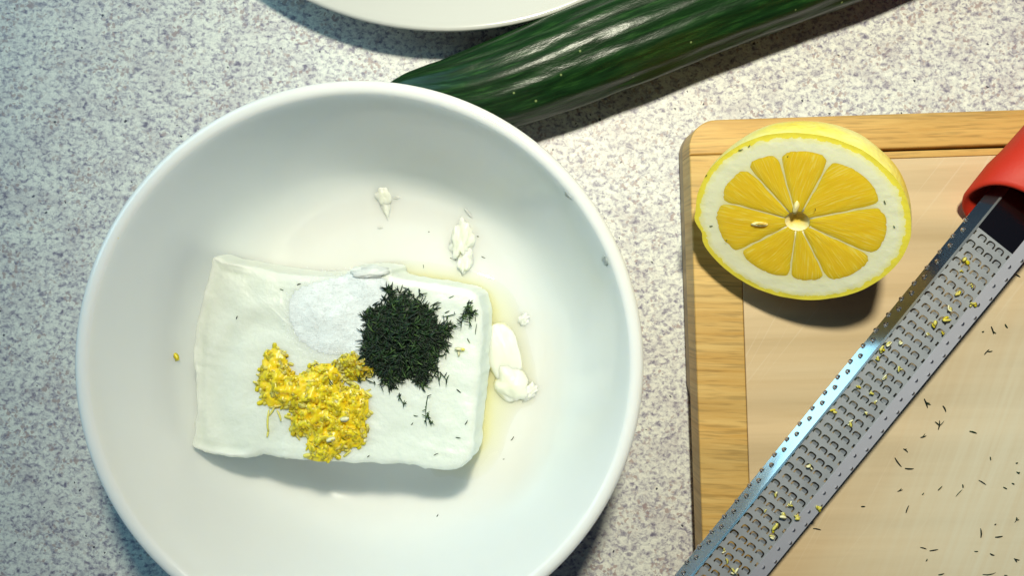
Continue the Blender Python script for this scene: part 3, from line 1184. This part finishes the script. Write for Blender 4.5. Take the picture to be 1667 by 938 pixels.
for (px, py, l, a) in ((699, 378, .0007, 0), (690, 434, .0014, -85), (787, 419, .0017, -25), (834, 714, .0020, 55), (712, 840, .0014, 60), (735, 421, .0010, -20), (742, 415, .0012, 80), (820, 748, .0007, 10), (778, 385, .0008, -10)):
    o = snippet(bowl_hit(px, py), l, R(a), 'tiny dill snippet on the bowl', G2, w=.00018, dz=.0016 if 680 < px < 770 and py < 440 else .0002)
    zone = 'beside the folded cheese curl' if py < 440 else 'below the cheese block' if px < 760 else 'right below the whey'
    name_later(o, '%s dill %s stuck to the white bowl %s' % (slant(a), 'snippet' if l > .0011 else 'speck', zone), px, py)

# ------------------------------------------------------------------ cucumber
axis_px = [(620, 158, .0022), (634, 157.5, .0052), (662, 157.5, .0088), (700, 157, .0116), (750, 153, .0142), (819, 136, .0163), (900, 107, .0174), (980, 75, .0178), (1060, 44, .0178), (1140, 13, .0175), (1213, -13, .0172), (1300, -44, .0170), (1400, -80, .0168), (1500, -118, .016), (1560, -140, .013), (1600, -152, .006)]
axis = [(*P(a, b, .0165)[:2], r) for a, b, r in axis_px]
axis = catmull(axis, 14, False)
verts, faces, uvs = [], [], []
nu = 112
ncu = len(axis)
dist = 0.0
dl = []
for k, (x, y, r) in enumerate(axis):
    if k:
        dist += math.hypot(x - axis[k - 1][0], y - axis[k - 1][1])
    dl.append(dist)
for k, (x, y, r) in enumerate(axis):
    a = axis[max(k - 1, 0)]
    b = axis[min(k + 1, ncu - 1)]
    d = Vector((b[0] - a[0], b[1] - a[1], 0)).normalized()
    s = Vector((-d.y, d.x, 0))
    for i in range(nu):
        th = 2 * math.pi * i / nu
        rip = 0.020 * math.sin(13 * th + 1.2 * N3(dl[k] * 25, th, 0)) + 0.022 * N3(math.cos(th) * 4, math.sin(th) * 4, dl[k] * 55) + 0.009 * N3(math.cos(th) * 9, math.sin(th) * 9, dl[k] * 110)
        rr = r * (1 + rip)
        verts.append(Vector((x, y, 0.0178)) + s * (rr * math.cos(th)) + Vector((0, 0, 0.88 * rr * math.sin(th))))
for k in range(ncu - 1):
    for i in range(nu):
        j = (i + 1) % nu
        faces.append((k * nu + i, k * nu + j, (k + 1) * nu + j, (k + 1) * nu + i))
faces.append(tuple(range(nu)))
faces.append(tuple(range((ncu - 1) * nu, ncu * nu))[::-1])
zmin = min(p.z for p in verts)
verts = [p - Vector((0, 0, zmin - 0.0001)) for p in verts]
cuc = link('cucumber', verts, faces, M['cucumber'], origin=(verts[0].x, verts[0].y, 0))
uvl = cuc.data.uv_layers.new(name='UVMap')
for poly_ in cuc.data.polygons:
    for li in poly_.loop_indices:
        vi = cuc.data.loops[li].vertex_index
        k, i = divmod(vi, nu)
        ang = i / nu
        # mirrored so that the seam stays continuous underneath
        uvl.data[li].uv = (dl[k] / 0.06, abs(((ang + 0.75) % 1.0) - 0.5) * 2)
fix_normals(cuc)
tag(cuc, 'whole dark green ridged cucumber lying between plate and bowl', 'cucumber')

# ------------------------------------------------------------------ lemon half
LA, LD, OV = 0.0333, 0.034, 0.91
FC = (1298, 360)
zc = 0.052
for _ in range(4):
    C = P(FC[0], FC[1], zc)
    vdir = (Vector((0, 0, H)) - C).normalized()
    e = Vector((-0.30, -1, 0))
    e = (e - vdir * e.dot(vdir)).normalized()
    tl = R(30)
    nrm = (vdir * math.cos(tl) + e * math.sin(tl)).normalized()
    e1 = (Vector((1, 0, 0)) - nrm * nrm.x).normalized()
    e2 = nrm.cross(e1)
    lowest = 1
    for k in range(0, 31):
        ph = math.pi / 2 * k / 30
        for i in range(60):
            th = 2 * math.pi * i / 60
            p = C + (e1 * math.cos(th) + e2 * OV * math.sin(th)) * (LA * math.cos(ph)) - nrm * (LD * math.sin(ph))
            lowest = min(lowest, p.z)
    zc += BZ + 0.0002 - lowest


def lrim(th):
    return 1 + 0.020 * N3(math.cos(th) * 1.5, math.sin(th) * 1.5, 5) + 0.006 * N3(math.cos(th) * 6, math.sin(th) * 6, 2) - 0.030 * math.exp(-((th - R(204)) / 0.07) ** 2) + 0.015 * math.exp(-((th - R(194)) / 0.06) ** 2)


def lpt(r, th, depth):
    return C + (e1 * math.cos(th) + e2 * OV * math.sin(th)) * r - nrm * depth


LROOT = Vector((C.x - nrm.x * 0.02, C.y - nrm.y * 0.02, BZ))
lemon = empty('lemon_half', LROOT, 'juicy cut half of a lemon, face up on the corner of the board', 'lemon half')
verts, faces = [], []
nt_, nk = 144, 30
for k in range(nk + 1):
    ph = math.pi / 2 * k / nk
    for i in range(nt_):
        th = 2 * math.pi * i / nt_
        w = math.cos(ph) ** 0.92
        rr = LA * w * (1 + (lrim(th) - 1) * (1 - k / nk)) * (1 + .018 * math.sin(ph) * N3(math.cos(th) * 3, math.sin(th) * 3, ph * 3) + .035 * math.sin(2 * ph) * max(0, math.sin(th + .5)))
        verts.append(lpt(rr, th, LD * math.sin(ph)) - LROOT)
for k in range(nk):
    for i in range(nt_):
        j = (i + 1) % nt_
        faces.append((k * nt_ + i, k * nt_ + j, (k + 1) * nt_ + j, (k + 1) * nt_ + i))
fix_normals(link('rind', verts, faces, M['rind'], lemon))

verts, faces, rad = [], [], []
radii = [0.0, .04, .08, .11, .13, .2, .35, .5, .65, .76, .82, .88, .92, .95, .975, 1.0]
for q in radii:
    for i in range(nt_):
        th = 2 * math.pi * i / nt_
        dep = 0.0
        if q < .13:
            dep = 0.0028 * (1 - (q / .13) ** 2)
        elif .13 < q < .76:
            dep = 0.00004
        if q > .93:
            dep = 0.0002 * ((q - .93) / .07)
        dep -= 0.00025 * N3(math.cos(th) * q * 9, math.sin(th) * q * 9, 1) * (1 if .82 < q < .9 else (1 - q) * 10 if q >= .9 else 0)
        verts.append(lpt(LA * q * (1 + (lrim(th) - 1) * q * q), th, dep - 0.0001 * (q < .99) - 0.0002 * (q > .99)) - LROOT)
        rad.append(q)
for k in range(len(radii) - 1):
    for i in range(nt_):
        j = (i + 1) % nt_
        faces.append((k * nt_ + i, (k + 1) * nt_ + i, (k + 1) * nt_ + j, k * nt_ + j))
po = link('pith', verts, faces, M['pith'], lemon)
ul = po.data.uv_layers.new(name='UVMap')
for li, lp in enumerate(po.data.loops):
    ul.data[li].uv = (rad[lp.vertex_index], 0)
fix_normals(po)

# (image angle start, end, outer radius share)
fs = 0.79


def face_angle(deg):
    a = R(deg)
    return math.atan2(math.sin(a) / fs, math.cos(a))


bounds = [177, 144, 118.5, 76, 24, -13.5, -51.5, -84, -139, -183]
outer_r = [.765, .79, .81, .80, .79, .79, .74, .74, .78]
for k in range(9):
    t0, t1 = face_angle(bounds[k]), face_angle(bounds[k + 1])
    while t1 > t0:
        t1 -= 2 * math.pi
    mid, ha = (t0 + t1) / 2, (t0 - t1) / 2
    verts, faces, uv = [], [], []
    nr, ns = 22, 20
    gap = 0.00015 if k not in (6,) else 0.00008
    rin = LA * .115
    for a in range(nr + 1):
        tr = a / nr
        for b in range(ns + 1):
            s = -1 + 2 * b / ns
            ro = LA * outer_r[k] * (1 - .05 * abs(s) ** 5) * (1 + .015 * N3(s * 2 + k * 3, 0.3, k))
            r = rin + (ro - rin) * tr
            hw = max(0.02, ha - gap / r)
            # round the outer corners
            if tr > .82:
                hw *= math.sqrt(max(0.0, 1 - 0.10 * ((tr - .82) / .18) ** 2.4))
            th = mid + hw * s
            edge = max(abs(s) ** 8, tr ** 22, (1 - tr) ** 20)
            hgt = 0.00022 + 0.00010 * (1 - s * s) - 0.00020 * edge + .00010 * N3(tr * 5, s * 8, k * 2.3)
            verts.append(lpt(r, th, -hgt) - LROOT)
            uv.append((tr * 1.0 + k * 3.7, (s * .5 + .5) * (0.4 + .6 * tr) + k * 1.9))
    for a in range(nr):
        for b in range(ns):
            q = a * (ns + 1) + b
            faces.append((q, q + 1, q + ns + 2, q + ns + 1))
    so = link('segment', verts, faces, M['pulp'], lemon)
    ul = so.data.uv_layers.new(name='UVMap')
    for li, lp in enumerate(so.data.loops):
        ul.data[li].uv = uv[lp.vertex_index]
    fix_normals(so)


def blob(name, centre, ax, ay, az, ux, uy, uz, m, parent, origin):
    verts, faces = [], []
    nu_, nv_ = 18, 10
    for k in range(nv_ + 1):
        ph = math.pi * k / nv_
        for i in range(nu_):
            th = 2 * math.pi * i / nu_
            d = 1 + .2 * N3(math.cos(th) * 2 + ax * 3000, math.sin(th) * 2, ph * 2)
            verts.append(centre + (ux * (ax * math.sin(ph) * math.cos(th)) + uy * (ay * math.sin(ph) * math.sin(th)) + uz * (az * math.cos(ph))) * d - origin)
    for k in range(nv_):
        for i in range(nu_):
            j = (i + 1) % nu_
            faces.append((k * nu_ + i, (k + 1) * nu_ + i, (k + 1) * nu_ + j, k * nu_ + j))
    return fix_normals(link(name, verts, faces, m, parent))


rot30 = (e1 * math.cos(R(12)) + e2 * math.sin(R(12)), -e1 * math.sin(R(12)) + e2 * math.cos(R(12)))
blob('seed_pocket', lpt(LA * .36, face_angle(196), -0.0006), .0027, .0008, .0006, rot30[0], rot30[1], nrm, M['core'], lemon, LROOT)
blob('seed_pocket', lpt(LA * .345, face_angle(195), -0.00085), .0019, .00045, .0005, rot30[0], rot30[1], nrm, M['seed_hole'], lemon, LROOT)
blob('core', lpt(LA * .17, face_angle(108), -0.0003), .0009, .0024, .0012, e1, e2, nrm, M['core'], lemon, LROOT)

# dill specks on the lemon
for (du, dv, l, a) in ((-.65, .70, .0016, 30), (-.58, .76, .0010, 60), (-.93, .33, .0010, 60), (.13, .20, .0012, 100), (.70, .42, .0015, -55), (.84, .17, .0010, -50), (-.80, -.28, .0012, 20), (-.22, .72, .0007, 80), (-.62, -.40, .0007, 70)):
    p = C + e1 * (du * LA) + e2 * (dv * LA * OV) + nrm * (.0003 if du * du + dv * dv > .55 else .0012)
    d = (e1 * math.cos(R(a)) + e2 * math.sin(R(a))) * l
    verts, faces, mi = [], [], []
    needle(verts, faces, mi, p - d / 2, p + d / 2, .00016, 1, .2)
    o = link('dill_snippet', verts, faces, DM, mi=mi, origin=tuple(p))
    tag(o, 'dill fleck on the lemon', 'dill snippet', 'dill flecks on the lemon')
    zone = 'on the pulp of the lemon' if du * du + dv * dv < .3 else 'on the upper left rim of the lemon' if du < 0 and dv > 0 else 'on the lower left pith of the lemon' if du < 0 else 'on the right pith of the lemon'
    name_later(o, '%s tiny dill fleck %s' % (slant(a), zone), 1300 + du * 160, 350 - dv * 130)

# ------------------------------------------------------------------ dill on the board
G3 = 'dill snippets on the cutting board'
bs_ = [(1606, 573, .0026, 40, 1), (1507, 657, .0036, -65, 2), (1537, 666, .0026, -70, 0), (1528, 692, .0034, 80, 2), (1584, 704, .0028, -22, 0), (1503, 711, .0022, 10, 1), (1474, 734, .0022, -35, 1), (1462, 753, .0042, -58, 0),
       (1480, 763, .0032, -6, 0), (1612, 747, .0014, -70, 0), (1655, 754, .0008, 0, 0), (1657, 770, .0014, -40, 1), (1599, 786, .0032, -28, 0), (1636, 795, .0016, -30, 0), (1649, 788, .0011, -30, 0), (1530, 795, .0022, 40, 0),
       (1561, 803, .0034, 52, 0), (1567, 792, .0014, -80, 0), (1465, 799, .0020, 10, 1), (1502, 804, .0010, 45, 0), (1477, 829, .0030, 68, 0), (1405, 825, .0015, -5, 0), (1330, 862, .0030, -4, 0), (1654, 847, .0020, 50, 2),
       (1596, 868, .0034, 90, 0), (1626, 874, .0028, 12, 0), (1503, 893, .0024, -20, 0), (1520, 896, .0032, 8, 0), (1589, 898, .0014, 0, 0), (1615, 903, .0018, -30, 0), (1655, 911, .0022, -20, 1), (1508, 912, .0010, 70, 0),
       (1532, 935, .0022, 5, 0), (1610, 934, .0048, 2, 0), (1637, 937, .0012, 0, 0), (1620, 854, .0007, 30, 0), (1615, 538, .0030, -65, 1), (1638, 531, .0018, -60, 0), (1656, 449, .0024, -25, 0), (1600, 540, .0008, 10, 0)]
for (px, py, l, a, ex) in bs_:
    o = snippet(P(px, py, BZ), l, R(a + random.uniform(-8, 8)), 'dill snippet on the board', G3, w=.00022, dz=.0002, extra=ex)
    if px < 1490 and py > 780:
        zone = 'near the lower edge of the grater'
    elif py < 640:
        zone = 'by the upper part of the grater'
    elif py < 730:
        zone = 'in the upper scatter on the board'
    elif py < 812:
        zone = 'in the middle scatter on the board'
    else:
        zone = 'in the bottom scatter on the board'
    shape = ('forked', 'two-tipped')[ex == 1] + ' dill snippet' if ex else ('long dill snippet' if l > .0027 else 'short dill snippet' if l > .0013 else 'dill speck')
    name_later(o, '%s %s %s' % (slant(a), shape, zone), px, py)

# ------------------------------------------------------------------ grater
gz0, gz1 = BZ + 0.0098, BZ + 0.0150
PXW = 72.5
origin_px = (1233 + .775 * 60.3, 770 + .632 * 60.3)          # middle of the blade


def axpx(s):   # s pixels along the axis towards the handle
    return (origin_px[0] + .632 * s, origin_px[1] - .775 * s)


GA = P(*axpx(-260), gz0)
GB = P(*axpx(545), gz1)
GL = (GB - GA).length
gu = (GB - GA).normalized()
gv = Vector((0, 0, 1)).cross(gu).normalized() * -1           # to the right of the axis (lower right in the picture)
gw = gv.cross(gu).normalized()
if gw.z < 0:
    gw = -gw
hw = 0.5 * PXW * (H - 0.032) / F                             # half width of the flat face
root_g = Vector((GA.x, GA.y, BZ))
grater = empty('zester_grater', root_g, 'long steel zester grater with red handle lying across the board', 'grater')


def gp(u, v_, w):
    return GA + gu * u + gv * v_ + gw * w


def crown(v_):   # the face is slightly arched
    return 0.0


pitch_u = 17.8 * (H - .032) / F
pitch_v = 17.6 * (H - .032) / F
hole_w, hole_l = 0.00160, 0.00205      # half width, length


SLOT = 0.00066


def arch(cu, cv, n=9):
    """closed outline of a staple shaped slot: the bridge towards the handle, the two legs towards the tip"""
    out, inn = [], []
    for k in range(n + 1):
        t = math.pi * k / n
        c = math.copysign(abs(math.cos(t)) ** .62, math.cos(t))
        q = math.sin(t) ** .75 if k not in (0, n) else 0.0
        out.append((cu + hole_l * (-.12 + .62 * q), cv - hole_w * c))
        inn.append((cu + hole_l * (-.12 + .62 * q) - SLOT * (0.25 + .75 * q), cv - (hole_w - SLOT) * c))
    return [(cu - hole_l * .5, cv - hole_w)] + out + [(cu - hole_l * .5, cv + hole_w), (cu - hole_l * .5, cv + hole_w - SLOT)] + inn[::-1] + [(cu - hole_l * .5, cv - hole_w + SLOT)]


u_first = -0.01
u_last = GL - 0.0015
nrow = int((u_last - u_first) / pitch_u)
bm = bmesh.new()
teeth = []
for r in range(nrow):
    ua, ub = u_last - (r + 1) * pitch_u, u_last - r * pitch_u
    loops = [[(ua, -hw), (ub, -hw), (ub, -hw * .5), (ub, 0), (ub, hw * .5), (ub, hw), (ua, hw), (ua, hw * .5), (ua, 0), (ua, -hw * .5)]]
    um = (ua + ub) / 2
    for cv in ((-1.5, -.5, .5, 1.5) if r % 2 else (-1, 0, 1)):
        loops.append(arch(um, cv * pitch_v))
        teeth.append((um, cv * pitch_v))
    if r % 2 == 0:                                           # slots cut off by the fold
        for sd in (-1, 1):
            b0, b1 = sd * (hw - .00015), sd * (hw - .00095)
            loops.append([(um - hole_l * .45, b0), (um + hole_l * .35, b0), (um + hole_l * .35, b1), (um - hole_l * .45, b1)])
    edges = []
    for lp in loops:
        vs = [bm.verts.new(gp(a, b, crown(b)) - root_g) for a, b in lp]
        for i in range(len(vs)):
            edges.append(bm.edges.new((vs[i], vs[(i + 1) % len(vs)])))
    bmesh.ops.triangle_fill(bm, edges=edges, use_beauty=True, normal=gw)
bmesh.ops.remove_doubles(bm, verts=bm.verts, dist=1e-6)
bmesh.ops.recalc_face_normals(bm, faces=bm.faces)
if sum(fc.normal.dot(gw) for fc in bm.faces) < 0:
    bmesh.ops.reverse_faces(bm, faces=bm.faces)
me = bpy.data.meshes.new('blade_face')
bm.to_mesh(me)
bm.free()
me.materials.append(M['steel'])
bf = bpy.data.objects.new('blade_face', me)
col.objects.link(bf)
bf.parent = grater
so = bf.modifiers.new('thickness', 'SOLIDIFY')
so.thickness = 0.0003
so.offset = -1
# plain end of the face that runs into the handle
verts, faces = [], []
na = 10
for z in (0.0, -0.0003):
    for u in (u_last, GL + 0.034):
        for k in range(na + 1):
            b = -hw + 2 * hw * k / na
            verts.append(gp(u, b, crown(b) + z) - root_g)
w_ = na + 1
for k in range(na):
    faces.append((k, k + 1, w_ + k + 1, w_ + k))
    faces.append((2 * w_ + k, 3 * w_ + k, 3 * w_ + k + 1, 2 * w_ + k + 1))
fix_normals(link('blade_neck', verts, faces, M['steel_dark'], grater))

# teeth: the tongue inside every slot is bent up to a thin bright cutting lip
bm = bmesh.new()
nl = 9
top_, mid_, bot_ = [], [], []
for k in range(nl + 1):
    t = math.pi * k / nl
    c = math.copysign(abs(math.cos(t)) ** .62, math.cos(t))
    q = math.sin(t) ** .75 if k not in (0, nl) else 0.0
    a, b = hole_l * (-.12 + .62 * q) - SLOT * (0.25 + .75 * q), -(hole_w - SLOT) * c
    top_.append(bm.verts.new(gu * (a + .00010) + gv * b + gw * (.00008 + .00030 * q)))
    mid_.append(bm.verts.new(gu * (a - .00065 * q - .0002) + gv * (b * .72) + gw * .00003))
    bot_.append(bm.verts.new(gu * (a + .00002) + gv * b - gw * .00025))
for i in range(nl):
    bm.faces.new((mid_[i], mid_[i + 1], top_[i + 1], top_[i]))
    bm.faces.new((top_[i], top_[i + 1], bot_[i + 1], bot_[i]))
bmesh.ops.recalc_face_normals(bm, faces=bm.faces)
if sum(fc.normal.dot(gw) * fc.calc_area() for fc in bm.faces) < 0:
    bmesh.ops.reverse_faces(bm, faces=bm.faces)
tooth_me = bpy.data.meshes.new('tooth')
bm.to_mesh(tooth_me)
bm.free()
tooth_me.materials.append(M['steel'])
for (cu, cv) in teeth:
    t = bpy.data.objects.new('tooth', tooth_me)
    t.parent = grater
    t.location = gp(cu, cv, crown(cv)) - root_g
    col.objects.link(t)

# flanges
fl_l, an_l = 0.0052, R(42)
fl_r, an_r = 0.0044, R(-5)


def flange(name, side, length, ang):
    verts, faces = [], []
    nu_ = 60
    secs = []
    steps = 7
    for k in range(steps + 1):
        t = k / steps
        aa = ang * min(1, .5 + t * 2.0) if side < 0 else ang
        if k == 0:
            secs.append([0.0, 0.0009 if side < 0 else 0.0001])
        else:
            secs.append([secs[-1][0] + math.cos(aa) * length / steps, secs[-1][1] - math.sin(aa) * length / steps])
    th = 0.0005
    ring = [(0.0, -.0005)] + [(a, b) for a, b in secs] + [(a - .0001, b - th) for a, b in secs[:0:-1]] + [(0.0006, -.0005)]
    for q in range(nu_ + 1):
        u = -0.01 + (GL + 0.036) * q / nu_
        # flange runs out before it enters the handle
        for (a, b) in ring:
            verts.append(gp(u, side * (hw + a), b + .00012 * N3(u * 60, side * 3 + b * 300, 2)) - root_g)
    nn = len(ring)
    for q in range(nu_):
        for i in range(nn):
            j = (i + 1) % nn
            faces.append((q * nn + i, q * nn + j, (q + 1) * nn + j, (q + 1) * nn + i))
    faces.append(tuple(range(nn)))
    faces.append(tuple(range(nu_ * nn, (nu_ + 1) * nn)))
    fix_normals(link(name, verts, faces, M['steel_edge'] if side < 0 else M['steel_satin'], grater, smooth=False))
    return secs


secL = flange('side_flange', -1, fl_l, an_l)
secR = flange('side_flange', 1, fl_r, an_r)

# small hooded teeth along the flanges
def hood_mesh(side, ang, sc):
    bm = bmesh.new()
    out = (gv * side * math.cos(ang) - gw * math.sin(ang)).normalized()
    nn = (gw * math.cos(ang) + gv * side * math.sin(ang)).normalized()
    nu_, nv_ = 8, 5
    rows = []
    for k in range(nv_ + 1):
        ph = math.pi / 2 * k / nv_
        row = []
        for i in range(nu_ + 1):
            th = math.pi * i / nu_
            p = gu * (.0010 * math.cos(ph) * math.cos(th)) + out * (.0012 * math.cos(ph) * math.sin(th) - .0003) + nn * (.0010 * math.sin(ph))
            row.append(bm.verts.new(p))
        rows.append(row)
    for a, b in zip(rows[:-1], rows[1:]):
        for i in range(nu_):
            try:
                bm.faces.new((a[i], a[i + 1], b[i + 1], b[i]))
            except ValueError:
                pass
    bmesh.ops.scale(bm, vec=(sc, sc, sc), verts=bm.verts)
    bmesh.ops.remove_doubles(bm, verts=bm.verts, dist=1e-7)
    bmesh.ops.recalc_face_normals(bm, faces=bm.faces)
    me = bpy.data.meshes.new('edge_tooth')
    bm.to_mesh(me)
    bm.free()
    me.materials.append(M['steel_tooth'])
    return me


for side, ang, secs in ((-1, an_l, secL), (1, an_r, secR)):
    em = hood_mesh(side, ang, 1.0 if side < 0 else .7)
    u = u_last
    k = 0
    while u > 0:
        a, b = (secs[-1] if k % 2 == 0 else secs[-3]) if side < 0 else (secs[-2] if k % 2 == 0 else secs[-5])
        t = bpy.data.objects.new('edge_tooth', em)
        t.parent = grater
        t.location = gp(u, side * (hw + a - .0003), b + .0003) - root_g
        col.objects.link(t)
        u -= pitch_u * (.92 if side < 0 else 1.1)
        k += 1

# handle: hollow red sleeve
hc0 = GL + 0.0080
HA, HB = 0.0172, 0.0128


def ringpts(u, a, b, w0, n=48, pw=2.3, slant=0.0):
    out = []
    for i in range(n):
        th = 2 * math.pi * i / n
        c, s = math.cos(th), math.sin(th)
        x = math.copysign(abs(c) ** (2 / pw), c) * a
        y = math.copysign(abs(s) ** (2 / pw), s) * b
        out.append(gp(u + slant * y, x, y + w0) - root_g)
    return out


W0 = -0.0010
verts, faces = [], []
secs = [(hc0 + .016, HA - .0035, HB - .0030), (hc0 + .004, HA - .0024, HB - .0022), (hc0 + .0010, HA - .0020, HB - .0018), (hc0 + .0001, HA - .0014, HB - .0012), (hc0 + .0003, HA - .0006, HB - .0005), (hc0 + .0014, HA, HB),
        (hc0 + .012, HA + .0002, HB + .0002), (hc0 + .018, HA - .0006, HB - .0004), (hc0 + .03, HA - .0012, HB), (hc0 + .06, HA - .001, HB + .0006), (hc0 + .085, HA - .001, HB), (hc0 + .098, HA - .004, HB - .003), (hc0 + .104, HA - .010, HB - .008)]
nr = 48
for (u, a, b) in secs:
    verts += ringpts(u, a, b, W0, slant=0.45 * max(0.0, 1 - (u - hc0) / .02))
for k in range(len(secs) - 1):
    for i in range(nr):
        j = (i + 1) % nr
        faces.append((k * nr + i, k * nr + j, (k + 1) * nr + j, (k + 1) * nr + i))
faces.append(tuple(range((len(secs) - 1) * nr, len(secs) * nr)))
fix_normals(link('handle', verts, faces, M['red'], grater))
vv = ringpts(hc0 + .012, HA - .0034, HB - .0030, W0)
vv += ringpts(hc0 + .014, HA - .0034, HB - .0030, W0)
ff = [tuple(range(nr)), tuple(range(nr, 2 * nr))] + [(i, (i + 1) % nr, nr + (i + 1) % nr, nr + i) for i in range(nr)]
fix_normals(link('socket', vv, ff, M['black'], grater, False))

# zest left on the grater
G4 = 'zest flakes caught in the grater'
for (px, py, s, pale) in ((1571, 425, .0026, 0), (1565, 442, .0013, 0), (1581, 465, .0014, 0), (1558, 478, .0022, 0), (1521, 527, .0028, 0), (1539, 520, .0030, 0), (1544, 503, .0022, 1), (1584, 494, .0024, 0), (1534, 544, .0016, 0),
                          (1466, 557, .0020, 1), (1437, 569, .0026, 0), (1429, 583, .0020, 0), (1446, 560, .0022, 1), (1316, 761, .0022, 1), (1357, 669, .0020, 0), (1382, 688, .0022, 1), (1262, 804, .0018, 1), (1244, 831, .0018, 1),
                          (1274, 840, .0032, 1), (1262, 859, .0028, 0), (1255, 874, .0022, 1), (1300, 843, .0024, 0), (1332, 826, .0022, 0), (1195, 932, .0026, 1), (1176, 897, .0018, 1), (1182, 913, .0020, 0), (1284, 821, .0020, 1),
                          (1419, 640, .0020, 0), (1441, 615, .0020, 1), (1462, 600, .0022, 0), (1398, 632, .0018, 0), (1425, 655, .0014, 1), (1410, 672, .0016, 1), (1509, 545, .0018, 1)):
    z = .034
    for _ in range(5):
        p = P(px, py, z)
        uu = (p - GA).dot(gu)
        vv_ = (p - GA).dot(gv)
        z = gp(uu, vv_, crown(min(hw, max(-hw, vv_))) + .0004).z
    along = (px - 1102) / 565.0
    zone = 'near the handle end' if along > .72 else 'in the upper middle' if along > .52 else 'in the lower middle' if along > .35 else 'near the picture end'
    o = flake('zest_flake', P(px, py, z), s, [M['zest4'], M['zest3']] if pale else [M['zest3'], M['zest1']], 'zest flake in the grater', G4, n=3 if s > .0018 else 2, aspect=.6, k=.85)
    name_later(o, '%s %s in the grater %s' % ('big' if s > .0025 else 'small' if s < .0019 else 'middling', 'pith shred' if pale else 'yellow flake', zone.replace('near the picture end', 'towards the tip')), px, py)

settle_labels()
